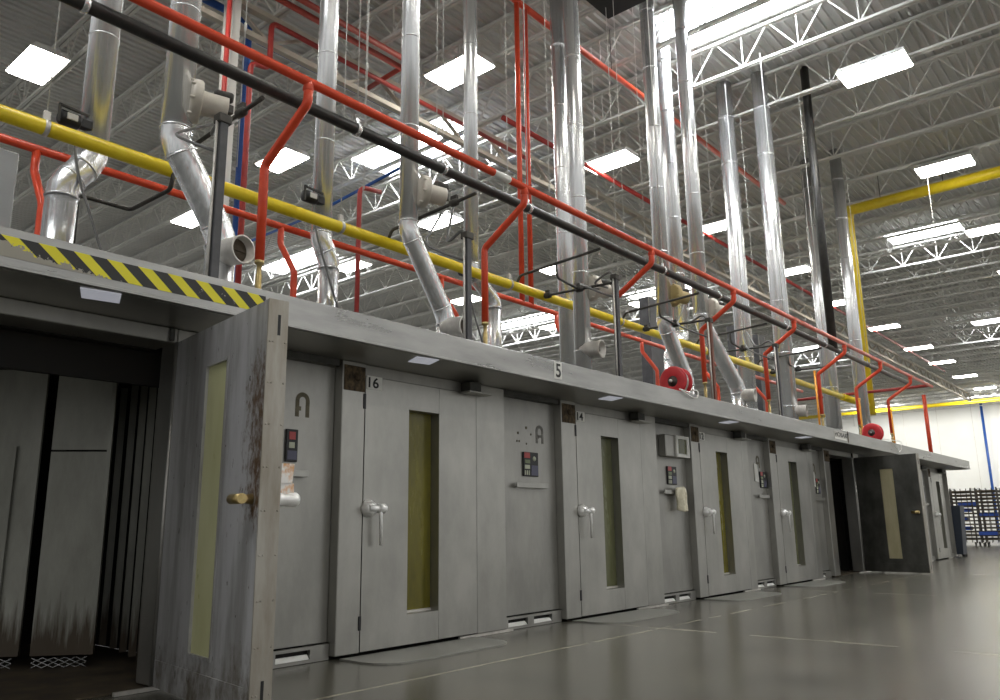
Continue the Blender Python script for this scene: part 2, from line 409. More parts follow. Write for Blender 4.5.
# ------------------------------------------------------------------ setting
DECK, JB, JT = 12.07, 11.12, 11.95
struct(MB().box(-16, 86, -26, 46, -.2, 0).build('floor', 'floor'))

# skylight openings (x0,x1,y0,y1)
JX = [16.24 + 2.03 * k for k in range(-9, 35)]
SKY = [(14.33, 16.1, 4.4, 7.7), (32.6, 34.3, 5.2, 7.9), (50.9, 52.6, 4.9, 8.3), (69.2, 70.9, 4.9, 8.3),
       (14.33, 16.1, 13.9, 18.2), (32.6, 34.3, 16, 20), (18.4, 20.1, 25.4, 29.4), (32.6, 34.3, 24.5, 29), (50.9, 52.6, 16, 20),
       (-3.9, -2.2, 4.6, 8.6), (14.33, 16.1, -8, -4), (32.6, 34.3, -8, -4)]
RIB = .205
def deck():
    mb = MB(); y = -14.0
    cuts = sorted({-16.0, 86.0} | {s[0] for s in SKY} | {s[1] for s in SKY})
    while y < 36:
        ys = [(y, DECK), (y + .055, DECK), (y + .075, DECK + .055), (y + RIB - .02, DECK + .055), (y + RIB, DECK)]
        # a run of deck, broken where a skylight sits
        runs, cur = [], None
        for a, b in zip(cuts, cuts[1:]):
            m_ = (a + b) / 2; open_ = any(s[0] < m_ < s[1] and s[2] < y + RIB / 2 < s[3] for s in SKY)
            if open_:
                if cur: runs.append(cur); cur = None
            else: cur = (cur[0], b) if cur else (a, b)
        if cur: runs.append(cur)
        for a, b in runs:
            vs = [(x, q[0], q[1]) for x in (a, b) for q in ys]
            mb.add(vs, [(i, i + 1, 6 + i, 5 + i) for i in range(4)])
        y += RIB
    return mb
struct(deck().build('ceiling', 'deck'))
for i, (x0, x1, y0, y1) in enumerate(SKY):
    f = MB().plate([x0 - .03, x0 + .05, x1 - .05, x1 + .03], [y0 - .05, y0 + .05, y1 - .05, y1 + .05], {(1, 1)}, DECK + .3, DECK - .02, lambda x, y, z: (x, z, y)).build('window_%d' % (i + 1), 'white')
    struct(f); MB().box(x0, x1, y0, y1, DECK + .26, DECK + .29).build('pane', 'sky_pane', f)

# far wall of insulated panels
wl = struct(MB().box(84, 84.3, -26, 46, 0, 12.2).build('wall_right', 'wall'))
for k in range(-8, 16):
    MB().box(83.985, 84, k * 2.9, k * 2.9 + .03, 0, 12.1).build('panel_seam', 'galv_dull', wl)

# open-web joists: one built, the others copied
j0 = thing('roof_joist', 'white open-web steel joist under the corrugated roof deck', 'roof joist', (JX[0], 10, JB), 'roof joists')
Y0, Y1 = -9.5, 35.0
MB().box(JX[0] - .075, JX[0] - .012, Y0, Y1, JB, JB + .06).box(JX[0] + .012, JX[0] + .075, Y0, Y1, JB, JB + .06).build('bottom_chord', 'joist', j0)
MB().box(JX[0] - .085, JX[0] - .012, Y0, Y1, JT, JT + .07).box(JX[0] + .012, JX[0] + .085, Y0, Y1, JT, JT + .07).build('top_chord', 'joist', j0)
wb = MB(); y = Y0 + .64
while y < Y1 - .6:
    wb.bar((JX[0], y, JB + .04), (JX[0], y - .6, JT + .03), .03).bar((JX[0], y, JB + .04), (JX[0], y + .6, JT + .03), .03).bar((JX[0], y, JB + .04), (JX[0], y, JT + .03), .022)
    y += 1.27
wb.build('web', 'joist', j0)
for x in JX[1:]: copy_tree(j0, (x, 10, JB))

# girders along the row carry the joists
g0 = thing('roof_girder', 'deep cream truss girder crossing beneath the joists before the blue pipes', 'roof girder', (20, 12.2, 10.0))
GY = 12.75
MB().cbox(-12, 74, GY - .07, GY + .07, 10.42, 10.54).build('bottom_chord', 'joist_tan', g0)
MB().cbox(-12, 74, GY - .08, GY + .08, 11.0, 11.11).build('top_chord', 'joist_tan', g0)
wb = MB(); x = -11.0
while x < 73:
    wb.bar((x, GY, 10.48), (x + .95, GY, 11.05), .10, .05).bar((x + .95, GY, 11.05), (x + 1.9, GY, 10.48), .10, .05); x += 1.9
wb.build('web', 'joist_tan', g0)

# ------------------------------------------------------------------ hanging light fixtures
FX = [5.5, 11.75, 17.9, 24.6, 31.3, 37.5, 44.1, 51.0, 56.8, 63.6, 70.6]
ORD = ['first', 'second', 'third', 'fourth', 'fifth', 'sixth', 'seventh', 'eighth', 'ninth', 'tenth', 'eleventh']
ZF = 10.92
def fixture(label, x, y, proto=[None]):
    if proto[0] is None:
        r = thing('light_fixture', label, 'light', (x, y, ZF), 'hanging light fixtures')
        r0 = r
        # trapezoid housing, wide lens, two cords
        hx, hy = .40, .72
        mb = MB().hexa([(x - hx, y - hy, ZF), (x + hx, y - hy, ZF), (x + hx, y + hy, ZF), (x - hx, y + hy, ZF),
                        (x - hx + .10, y - hy + .02, ZF + .14), (x + hx - .10, y - hy + .02, ZF + .14), (x + hx - .10, y + hy - .02, ZF + .14), (x - hx + .10, y + hy - .02, ZF + .14)])
        mb.build('housing', 'white', r)
        MB().hexa([(x - hx + .05, y - hy + .03, ZF - .045), (x + hx - .05, y - hy + .03, ZF - .045), (x + hx - .05, y + hy - .03, ZF - .045), (x - hx + .05, y + hy - .03, ZF - .045),
                   (x - hx + .015, y - hy + .012, ZF), (x + hx - .015, y - hy + .012, ZF), (x + hx - .015, y + hy - .012, ZF), (x - hx + .015, y + hy - .012, ZF)]).build('diffuser', 'lamp', r)
        for s in (-1, 1):
            MB().tube([(x, y + s * .55, ZF + .13), (x, y + s * .55, JT + .02)], .007, 6).build('suspension_wire', 'joist', r)
        proto[0] = r; return r
    c = copy_tree(proto[0], (x, y, ZF)); c['label'] = label; return c
for k, x in enumerate(FX[2:]): fixture('white light fixture above the open aisle, %s of its row going away' % ORD[k], x, 4.05)
for k, x in enumerate(FX[1:]): fixture('white light fixture over the middle of the ovens, %s of its row going away' % ORD[k], x, 11.05)
for k, x in enumerate(FX[:5]): fixture('white light fixture in the row behind the cream girder, %s going away' % ORD[k], x, 17.75)
for k, x in enumerate([12.3, 18.9, 25.4, 32]): fixture('white light fixture in the row deepest behind the ovens, %s going away' % ORD[k], x, 23.5)
for k, (x, y) in enumerate([(-1, 4.05), (5.5, 4.05), (11.75, 4.05), (5.5, 11.05)] + [(x, y) for y in (-3, -10) for x in (-1, 5.5, 11.75, 17.9, 24.6, 31.3, 44.1, 56.8, 70.6)]):
    fixture('white light fixture hanging outside the picture over the near aisle', x, y)

# ------------------------------------------------------------------ ovens
YF, YW, ZH = 5.25, 5.35, 2.386
def handle(par, x, z=1.16):
    h = MB()
    h.rev((x + .035, YF, z), (0, -1, 0), [(0, 0), (.072, 0), (.072, .02), (.060, .04), (.050, .07), (0, .075)], 20)
    h.tube([(x - .01, YF - .065, z), (x + .125, YF - .065, z)], .028, 12)
    h.rev((x + .125, YF - .065, z), (1, 0, 0), [(0, -.03), (.038, -.03), (.042, .03), (.030, .048), (0, .05)], 16)
    h.tube([(x + .105, YF - .066, z), (x + .112, YF - .075, z - .04), (x + .125, YF - .07, z - .30)], [.017, .016, .015], 10)
    h.build('handle', 'handle', par)
def control(par, x0, x1, z0, z1, full=True):
    cp = MB().cbox(x0, x1, YW - .02, YW, z0, z1, .004).build('control_panel', 'black', par)
    w_, h_ = x1 - x0, z1 - z0; y = YW - .02
    if full:
        MB().cbox(x0 + .03 * w_, x0 + .42 * w_, y - .004, y, z0 + .75 * h_, z1 - .02 * h_, .002).build('red_display', 'red_display', cp)
        MB().cbox(x0 + .08 * w_, x0 + .42 * w_, y - .004, y, z0 + .53 * h_, z0 + .68 * h_, .002).build('green_display', 'green_display', cp)
        MB().cbox(x0 + .06 * w_, x0 + .40 * w_, y - .004, y, z0 + .30 * h_, z0 + .47 * h_, .002).build('setpoint_display', 'pale_display', cp)
        for q in range(3):
            MB().cbox(x0 + (.05 + .13 * q) * w_, x0 + (.12 + .13 * q) * w_, y - .004, y, z0 + .05 * h_, z0 + .24 * h_, .001).build('switch_key', 'pale_display', cp)
        MB().cbox(x0 + .50 * w_, x0 + .96 * w_, y - .004, y, z0 + .04 * h_, z0 + .46 * h_, .002).build('keypad', 'violet_pad', cp)
        MB().rev((x0 + .72 * w_, y, z0 + .74 * h_), (0, -1, 0), [(0, .006), (.022, .006), (.026, 0)], 16).build('dial', 'pale_display', cp)
    else:
        MB().cbox(x0 + .2 * w_, x0 + .75 * w_, y - .004, y, z0 + .68 * h_, z1 - .08 * h_, .002).build('red_display', 'red_display', cp)
        MB().cbox(x0 + .22 * w_, x0 + .7 * w_, y - .004, y, z0 + .42 * h_, z0 + .6 * h_, .002).build('setpoint_display', 'pale_display', cp)
        MB().cbox(x0 + .1 * w_, x0 + .9 * w_, y - .004, y, z0 + .06 * h_, z0 + .34 * h_, .002).build('keypad', 'violet_pad', cp)
    return cp
def letter_a(par, x, mat, bar_=False, w_=.135, z0=1.877, h=.2):
    """stencilled letter A with a rounded top and one broken foot"""
    t, n = .036, 10
    f0 = lambda u, v: (x + u, YW - .0025, z0 + v); f1 = lambda u, v: (x + u, YW - .0002, z0 + v)
    r = w_ / 2; out = [(0, 0)] ; outer, inner = [], []
    for k in range(n + 1):
        a = PI - PI * k / n; outer.append((r + r * math.cos(a), h - r + r * math.sin(a))); inner.append((r + (r - t) * math.cos(a), h - r + (r - t) * math.sin(a)))
    poly = [(0, 0)] + [(t, 0), (t, h * .25), (t + .018, h * .25), (t + .018, h * .42), (t, h * .42)] + inner + [(w_ - t, 0), (w_, 0)] + list(reversed(outer))
    lm = MB().prism(poly, f0, f1)
    if bar_: lm.prism([(t, h * .32), (w_ - t, h * .32), (w_ - t, h * .46), (t, h * .46)], f0, f1)
    lm.build('letter_mark', mat, par)
def kick(par, x0, x1, vents):
    xs, empty = [x0], set()
    for a, b in vents: xs += [a, b]
    xs.append(x1); zs = [.004, .028, .098, .122]
    for q in range(len(vents)): empty.add((1 + 2 * q, 1))
    k = MB().plate(xs, zs, empty, YW - .03, YW).build('kick_plate', 'steel_dull', par)
    for a, b in vents:
        MB().box(a - .01, b + .01, YW + .02, YW + .03, .02, .11).build('vent_recess', 'chamber_dark', k)
        MB().hexa([(a + .006, YW - .028, .030), (b - .006, YW - .028, .030), (b - .006, YW - .02, .028), (a + .006, YW - .02, .028),
                   (a + .006, YW + .004, .064), (b - .006, YW + .004, .064), (b - .006, YW + .012, .062), (a + .006, YW + .012, .062)]).build('vent_louver', 'white', k)  # white colour stands in for bright reflections on the metal louver
def oven(pl, s, hg, rs, en, label, num=None, glass='olive', ctrl=None, amark=None, opened=None, rail=True, cab='full'):
    r = thing('rack_oven', label, 'oven', (pl, YF, 0), 'rack ovens in a row')
    # front post beside the door, with the rusty strike plate high on it
    MB().cbox(pl, s - .006, YF, YF + .42, .028, ZH - .004).build('door_post', 'steel', r)
    MB().cbox(pl + .012, s - .010, YF - .006, YF + .01, 2.13, 2.345, .003).rev((pl + .15, YF - .006, 2.25), (0, -1, 0), [(0, .02), (.03, .018), (.036, 0)], 10).build('strike_plate', 'rust', r)
    MB().cbox(s - .026, s + .002, YF - .008, YF + .02, .20, .31, .003).cbox(s - .026, s + .002, YF - .008, YF + .02, 1.99, 2.12, .003).build('latch_keeper', 'black', r)
    # frame on the hinge side
    MB().cbox(hg + .004, rs, YF, YF + (.22 if opened else .4), .028, ZH - .004).build('side_frame', 'steel', r)
    # header above the door, its face set back
    MB().cbox(s - .004, hg + .003, YF + (.0 if opened else .03), YF + .3, 2.278, ZH - .004).build('door_header', 'steel_dull', r)
    # hinge bracket at the head of the door
    hb = MB().cbox(hg - (.06 if opened else .19), hg - .03, YF - (.03 if opened else .10), YF + (.0 if opened else .03), 2.285, 2.375).build('hinge_bracket', 'dark_steel', r)
    if not opened: MB().cbox(hg - .24, hg + .09, YF - .14, YF - .01, 2.258, 2.276, .004).build('hinge_plate', 'steel', hb)
    # recessed control bay with its kick plate
    bp_ = MB().cbox(rs + .002, en - .002, YW, YW + .05, .132, ZH - .004, .003).build('bay_panel', 'steel_dull', r)
    MB().box(rs + .01, en - .03, YW - .09, YW, 2.325, ZH - .005).build('bay_lintel', 'dark_steel', r)
    v0 = rs + .1
    kick(r, rs + .004, en - .004, [(v0, v0 + .31), (v0 + .41, v0 + .72)] if en - rs > .85 else [(v0, v0 + .24)])
    if amark: letter_a(r, en - (.345 if num else .387), amark, bool(num))
    if ctrl: control(r, *ctrl, full=rail)
    if ctrl and not rail: MB().cbox(3.70, 3.885, YW - .055, YW, 1.40, 1.408, .002).cbox(3.70, 3.885, YW - .058, YW - .05, 1.40, 1.45, .002).build('tool_rail', 'steel', r)
    if ctrl and rail:
        cx = (ctrl[0] + ctrl[1]) / 2
        re = min(cx + .24, en - .03)
        b_ = MB().cbox(cx - .29, re, YW - .055, YW, 1.392, 1.402, .002).cbox(cx - .29, re, YW - .058, YW - .050, 1.392, 1.446, .002).build('tool_rail', 'steel', r)
    z0, z1 = .036, 2.272
    w0, w1, wz0, wz1 = s + .505, s + .885, .28, 2.035
    if hg - s < 1.1: w0, w1 = s + .30 * (hg - s) , s + .60 * (hg - s)
    if opened is None:
        d = MB().plate([s, w0, w1], [z0, wz0, wz1, z1], {(1, 1)}, YF, YF + .11).build('door', 'steel', r)
        MB().cbox(w1 + .005, hg - .003, YF, YF + .11, z0, z1, .003).build('door_side_panel', 'steel', d)
        MB().box(w0 - .01, w1 + .002, YF + .105, YF + .112, wz0 - .01, wz1 + .01).build('window_pane', glass, d)
        MB().box(w0, w1, YF + .09, YF + .105, wz0, wz0 + .02).build('window_sill', 'galv_dull', d)
        handle(d, s + .015)
        if num:
            pz = 2.167
            np_ = MB().cbox(s + .012, s + .012 + .084 * len(num), YF - .004, YF, pz, pz + .115, .001).build('number_plate', 'plate_white', d)
            text(num, s + .024, pz + .012, YF - .004, .092, 'ink', 'number_digits', d, squeeze=1.15)
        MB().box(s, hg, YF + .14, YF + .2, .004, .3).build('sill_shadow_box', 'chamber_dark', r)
    MB().box(hg - .23, rs + .1, YF + .005, YF + .03, .002, .026).build('threshold_strip', 'galv_dull', r)
    if cab == 'full': MB().box(pl + .01, en - .01, YF + .45, 8.2, .03, 2.58).build('cabinet', 'dark_steel', r)
    return r

o16 = oven(4.16, 4.41, 5.812, 6.24, 7.23, 'steel rack oven numbered 16 with an amber door window', '16', 'amber', (6.645, 6.897, 1.515, 1.77), 'faded_paint')
# old screw holes beside the rubbed letter
hm = MB()
for hx, hz, hr in ((6.72, 2.03, .016), (6.58, 1.965, .014), (6.80, 1.965, .012), (6.56, 1.88, .012), (6.60, 1.88, .012), (6.72, 1.86, .010)):
    hm.rev((hx, YW, hz), (0, -1, 0), [(0, .003), (hr, .003), (hr, -.002)], 10)
hm.build('screw_hole', 'brown_paint', o16)
o14 = oven(7.23, 7.507, 8.92, 9.32, 10.29, 'steel rack oven numbered 14, below the white sign reading 5', '14', 'olive', (9.724, 9.972, 1.522, 1.764))
o12 = oven(10.29, 10.54, 11.94, 12.18, 13.05, 'steel rack oven numbered 12, between the boxed window and the paper note', '12', 'amber', (12.79, 13.02, 1.56, 1.82), 'brown_paint')
o10 = oven(13.05, 13.33, 14.75, 15.02, 15.65, 'closed unnumbered rack oven just before the open brown chamber doorway', None, 'olive', (15.33, 15.52, 1.52, 1.80), 'brown_paint')
o18 = oven(1.05, 1.35, 2.70, 3.16, 4.16, 'open rack oven with dirty chamber under the hazard tape', None, 'olive', (3.69, 3.80, 1.515, 1.77), 'brown_paint', opened=1, cab=None, rail=False)
o8 = oven(15.65, 15.95, 17.35, 17.75, 18.75, 'open rack oven whose dark door stands out past the wall sign', None, 'olive', None, None, opened=1, cab=None)
o6 = oven(18.75, 19.0, 20.4, 20.8, 21.75, 'rack oven hidden behind the swung out dark door', None, 'olive', None, None)
o4 = oven(21.75, 22.0, 22.75, 22.9, 23.5, 'rack oven showing past the swung out dark door', None, 'olive', (23.1, 23.3, 1.5, 2.0))
o2 = oven(23.5, 23.75, 24.9, 25.0, 25.63, 'last rack oven of the row, beside the bakery racks', None, 'olive')
MB().box(25.60, 25.63, YF, 8.2, .03, ZH).build('end_panel', 'steel', o2)
# paper notes and boxed window on bays
nt_ = thing('paper_note', 'white paper note taped above the small keypad of oven 12', 'note', (12.60, YW, 1.66))
MB().hexa([(12.60, YW - .012, 1.66), (12.74, YW - .014, 1.645), (12.74, YW - .010, 1.645), (12.60, YW - .004, 1.66), (12.60, YW - .006, 1.95), (12.73, YW - .005, 1.93), (12.73, YW - .001, 1.93), (12.60, YW - .001, 1.95)]).build('sheet', 'plate_white', nt_)
nt2 = thing('paper_note', 'white paper note taped on the closed oven before the open doorway', 'note', (15.22, YW, 1.66))
MB().hexa([(15.22, YW - .012, 1.66), (15.33, YW - .012, 1.64), (15.33, YW - .008, 1.64), (15.22, YW - .006, 1.66), (15.22, YW - .006, 1.93), (15.33, YW - .006, 1.91), (15.33, YW - .001, 1.91), (15.22, YW - .001, 1.93)]).build('sheet', 'plate_white', nt2)
bw = thing('recorder_box', 'grey box with a white framed glass front mounted between ovens 14 and 12', 'recorder box', (9.55, YW, 1.88))
MB().cbox(9.55, 10.17, YW - .11, YW - .001, 1.885, 2.175, .008).build('case', 'steel_dull', bw)
fr = MB().plate([9.80, 9.85, 10.10, 10.17], [1.885, 1.93, 2.13, 2.175], {(1, 1)}, YW - .135, YW - .11).build('front_frame', 'plate_white', bw)
MB().box(9.84, 10.11, YW - .118, YW - .111, 1.92, 2.14).build('glass', 'olive', fr)
# hood-mounted spring box on oven 12's frame
tw = thing('towel', 'cream cloth hanging from the rail under the boxed window', 'cloth', (9.84, YW - .08, 1.45))
def cloth(cx, yb, zt, wd, ht):
    nu, nv = 10, 14; vs, fs = [], []
    for k in (0, 1):
        for j in range(nv + 1):
            v = j / nv; half = wd / 2 * (1 - .25 * v ** 2 + .12 * math.sin(v * 7)); sh = .10 * v * wd
            for i in range(nu + 1):
                u = i / nu * 2 - 1
                x = cx + u * half + sh; z = zt - v * ht * (1 - .10 * abs(u) ** 3) + (.02 * (1 - u * u) if j == 0 else 0)
                y = yb - .018 * math.cos(u * 5 + v * 2) * (.3 + v) - .03 * math.cos(u * PI / 2) - (.022 if k == 0 else 0)
                vs.append((x, y, z))
    N = (nu + 1) * (nv + 1)
    for j in range(nv):
        for i in range(nu):
            a = j * (nu + 1) + i; fs.append((a, a + nu + 1, a + nu + 2, a + 1)); fs.append((N + a, N + a + 1, N + a + nu + 2, N + a + nu + 1))
    bd = [i for i in range(nu + 1)] + [j * (nu + 1) + nu for j in range(1, nv + 1)] + [nv * (nu + 1) + i for i in range(nu - 1, -1, -1)] + [j * (nu + 1) for j in range(nv - 1, 0, -1)]
    for a, b in zip(bd, bd[1:] + bd[:1]): fs.append((a, b, N + b, N + a))
    return MB().add(vs, fs, True)
cloth(9.93, YW - .075, 1.47, .25, .31).build('cloth', 'towel', tw)

# ---- chamber of the open oven under the tape
def quadpanel(a, b, z0, z1, t=.03):
    a, b = Vector((a[0], a[1], 0)), Vector((b[0], b[1], 0)); n = (b - a).normalized().cross(Vector((0, 0, 1))) * t
    P = [a, b, b - n, a - n]
    return MB().hexa([(*p.to_2d(), z0) for p in P] + [(*p.to_2d(), z1) for p in P])
ch = o18
MB().box(-1.2, 3.4, YF + .1, 8.3, .002, .012).build('chamber_floor', 'grime', ch)
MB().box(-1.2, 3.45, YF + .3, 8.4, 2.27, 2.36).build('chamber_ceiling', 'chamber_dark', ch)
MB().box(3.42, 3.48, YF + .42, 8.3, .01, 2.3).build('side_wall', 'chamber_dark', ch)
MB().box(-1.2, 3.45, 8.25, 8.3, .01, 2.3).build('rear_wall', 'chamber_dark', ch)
bp = quadpanel((2.53, 6.79), (2.86, 6.49), .10, 1.62).build('back_panel', 'chamber_soiled', ch)
quadpanel((2.53, 6.79), (2.86, 6.49), 1.635, 2.27).build('back_panel', 'chamber_soiled', ch)
quadpanel((1.55, 7.68), (2.47, 6.85), .10, 2.27).build('back_panel', 'chamber_soiled', ch)
quadpanel((2.86, 6.49), (2.93, 6.62), .10, 2.27).build('panel_return', 'chamber_soiled', ch)
quadpanel((1.75, 7.46), (2.33, 6.94), .12, 1.66, .006).build('back_panel', 'chamber_soiled', ch)
for (a, b) in (((2.55, 6.77), (2.84, 6.51)), ((1.7, 7.54), (2.45, 6.87))):
    g = MB(); A, B = Vector((*a, 0)), Vector((*b, 0)); n = max(3, round((B - A).length / .085))
    for k in range(n):
        p, q = A.lerp(B, k / n), A.lerp(B, (k + 1) / n); off = Vector((-.02, -.02, 0))
        for z0, z1 in ((.02, .055), (.055, .09), (.055, .02), (.09, .055)):
            g.bar((p + off + Vector((0, 0, z0))), (q + off + Vector((0, 0, z1))), .004)
    g.build('grille', 'galv', ch)
# tall air slats along the chamber side
for k in range(6):
    t = k / 5; x, y = 3.24 - .28 * t ** 1.3, 7.25 - 1.40 * t
    MB().hexa([(x, y, .06), (x + .05, y - .017, .06), (x + .06, y + .013, .06), (x + .01, y + .03, .06), (x, y, 2.27), (x + .05, y - .017, 2.27), (x + .06, y + .013, 2.27), (x + .01, y + .03, 2.27)]).build('air_slat', 'chamber_soiled', ch)
for k, (x, y, dx) in enumerate(((2.735, 5.50, .03), (2.79, 5.60, .03))):
    MB().box(x, x + dx, y, y + .03, .03, 2.28).build('jamb_trim', 'steel_dull', ch)
MB().box(-1.2, 3.4, 5.64, 5.70, 2.03, 2.3).build('added_shade_baffle', 'chamber_dark', ch)  # added black baffle in place of the shade at the chamber top
# chamber of the far open oven
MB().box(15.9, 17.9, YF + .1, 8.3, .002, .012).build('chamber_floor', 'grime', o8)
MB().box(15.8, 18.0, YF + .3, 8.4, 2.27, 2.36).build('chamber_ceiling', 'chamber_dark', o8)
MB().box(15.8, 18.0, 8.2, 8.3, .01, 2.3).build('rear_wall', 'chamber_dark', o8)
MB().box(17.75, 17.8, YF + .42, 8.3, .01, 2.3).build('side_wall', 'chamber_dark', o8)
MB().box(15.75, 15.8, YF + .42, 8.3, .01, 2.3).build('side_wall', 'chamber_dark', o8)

# ---- the two swung-out doors (u from the hinge, v inner -> outer face)
def open_door(par, hx, hy, ux, uy, ln, near):
    du = Vector((ux, uy, 0)).normalized(); dv = Vector((-du.y, du.x, 0)) ; H_ = Vector((hx, hy, 0))
    P = lambda u, v, z: tuple(H_ + du * u + dv * v + Vector((0, 0, z)))
    z0, z1, T = .036, 2.285, .115
    wu0, wu1 = (.55, .86) if near else (.50, .76)
    d = MB().plate([0, wu0, wu1, ln - .006], [z0, .29, 2.02, z1], {(1, 1)}, 0, T, lambda u, v, z: P(u, v, z)).build('door', 'door_inside' if near else 'dark_steel', par)
    # pane set flush behind a thin bead on the inner face
    b4 = lambda u0, u1, v0, v1, a, b: MB().hexa([P(u0, v0, a), P(u1, v0, a), P(u1, v1, a), P(u0, v1, a), P(u0, v0, b), P(u1, v0, b), P(u1, v1, b), P(u0, v1, b)])
    b4(wu0 - .004, wu1 + .004, .012, .026, .286, 2.024).build('window_pane', 'yellow_glass' if near else 'tan_glass', d)
    MB().plate([wu0 - .018, wu0, wu1, wu1 + .018], [.272, .29, 2.02, 2.038], {(1, 1)}, -.006, 0, lambda u, v, z: P(u, v, z)).build('window_bead', 'door_inside' if near else 'dark_steel', d)
    # bright riveted strip round the free edge
    rv = b4(ln - .006, ln + .004, -.004, T + .004, z0 - .004, z1 + .004)
    for z in [.16 + .235 * k for k in range(9)]:
        for v in (.012, .032, T - .010):
            rv.rev(P(ln + .004, v, z), tuple(du), [(.006, 0), (.005, .004), (0, .005)], 8)
    rv.build('edge_strip', 'edge_steel', d)
    for z, h in ((.10, .13), (2.08, .12)):
        b4(ln + .003, ln + .006, .055, .072, z, z + h).build('latch_slot', 'black', d)
    # worn inner flange near the free edge and along the foot
    b4(ln - .05, ln - .006, -.006, 0, z0, z1).build('edge_flange', 'door_inside' if near else 'dark_steel', d)
    b4(.02, ln - .05, -.008, 0, z0, z0 + .16).build('foot_plate', 'door_inside' if near else 'dark_steel', d)
    # brass push knob on the inside, lever outside
    z = 1.165
    MB().tube([P(ln - .10, 0, z), P(ln - .10, -.04, z), P(ln - .10, -.075, z)], [.03, .024, .024], 14).tube([P(ln - .03, -.085, z), P(ln - .17, -.085, z)], .028, 14).build('push_knob', 'brass', d)
    if near:
        hd = MB(); q = ln - .10
        hd.rev(P(q, T, z), tuple(dv), [(0, 0), (.056, 0), (.056, .02), (.042, .045), (.036, .09), (.04, .10), (.04, .15), (.03, .165), (0, .165)], 20)
        hd.build('handle', 'handle', d)
        lv = MB()
        for (za, zb, va, vb, hw) in ((z + .02, z + .09, T + .05, T + .03, .02), (z + .09, z + .20, T + .03, T + .025, .03)):
            lv.hexa([P(q - hw, va, za), P(q + hw, va, za), P(q + hw, va + .08, za), P(q - hw, va + .08, za), P(q - hw, vb, zb), P(q + hw, vb, zb), P(q + hw, vb + .095, zb), P(q - hw, vb + .095, zb)])
        lv.build('lever', 'lever_metal', d)
    # long hinge leaf
    MB().tube([P(-.01, -.008, z0), P(-.01, -.008, z1)], .014, 10).build('hinge_pin', 'steel_dull', d)
    return d
open_door(o18, 2.70, 5.23, -.19, -1.38, 1.395, True)
open_door(o8, 17.38, 5.23, -.20, -1.20, 1.24, False)

# floor plates (ramps) before the doors
def floor_plate(x0, label):
    f = thing('floor_plate', label, 'floor plate', (x0, 4.95, 0), 'ramp plates before the oven doors')
    x1, ya, yb, c = x0 + 1.5, 4.70, YF - .01, .26
    poly = [(x0 - .05, yb), (x0 - .05, ya + c)] + [(x0 - .05 + c * (1 - math.cos(a)), ya + c * (1 - math.sin(a))) for a in (.4, .8, 1.2, PI / 2)] + \
           [(x1 - c + c * math.sin(a), ya + c * (1 - math.cos(a))) for a in (0, .4, .8, 1.2, PI / 2)] + [(x1, yb)]
    MB().prism(poly, lambda u, v: (u, v, .012), lambda u, v: (u, v, .0005)).build('plate', 'floor_plate', f)
for x, l in ((4.25, 'thin metal ramp plate on the floor before oven 16'), (7.36, 'thin metal ramp plate on the floor before oven 14'),
             (10.4, 'thin metal ramp plate on the floor before oven 12'), (13.2, 'thin metal ramp plate on the floor before the unnumbered closed oven')):
    floor_plate(x, l)

# ------------------------------------------------------------------ hood over the whole row
YH, ZT = 4.65, 2.61
hood = thing('oven_hood', 'long steel hood running over all the ovens', 'hood', (12, YH, ZH))
fa = MB().cbox(-.6, 25.68, YH, YH + .03, ZH, ZT, .004).build('fascia', 'hood_steel', hood)
MB().box(-.6, 25.67, YH + .03, 5.62, ZH - .003, ZH + .012).build('soffit', 'steel_dull', hood)
MB().box(-.6, 25.67, YH + .03, 8.4, ZT - .03, ZT - .01).build('canopy_top', 'dark_steel', hood)
MB().box(25.66, 25.68, YH + .03, 8.4, ZH, ZT).build('end_cap', 'hood_steel', hood)
MB().cbox(-.6, 25.68, YH - .012, YH + .002, ZH - .004, ZH + .016, .003).build('drip_lip', 'hood_steel', hood)
TAPE_OFF = 1.392 + 1.18 * 2.556 - .02 - 12 - 1.18 * ZH
TAPE_LOW = 17.72 - 12 - 7 * ZH
tm = tape_mat()
MB().box(-.6, 3.0, YH - .003, YH - .0005, 2.445, 2.562).build('hazard_tape', tm, hood)
MB().cbox(15.235, 15.275, YH - .004, YH + .002, ZH - .002, ZT + .002, .002).build('joint_strip', 'rust', hood)
sg = MB().cbox(6.302, 6.432, YH - .005, YH, 2.424, 2.60, .002).build('number_sign', 'plate_white', hood)
text('5', 6.328, 2.442, YH - .005, .14, 'ink', 'number_digit', hood, squeeze=1.0)
pl_ = MB().cbox(14.50, 15.16, YH - .005, YH, 2.425, 2.575, .002).build('name_plate', 'galv_dull', hood)
MB().box(14.52, 15.14, YH - .007, YH - .004, 2.432, 2.462).build('plate_underline', 'plate_white', hood)
text('HOBART', 14.535, 2.478, YH - .005, .08, 'ink', 'plate_lettering', hood, squeeze=1.75)
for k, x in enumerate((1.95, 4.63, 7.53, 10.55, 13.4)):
    MB().hexa([(x - .13, 4.72, ZH - .01), (x + .09, 4.68, ZH - .01), (x + .17, 4.88, ZH - .01), (x - .04, 4.92, ZH - .01), (x - .13, 4.72, ZH - .002), (x + .09, 4.68, ZH - .002), (x + .17, 4.88, ZH - .002), (x - .04, 4.92, ZH - .002)]).build('hood_glow_cover', 'hood_lens', hood)  # pale lens covers, faint glow added; the first stands for a reflection

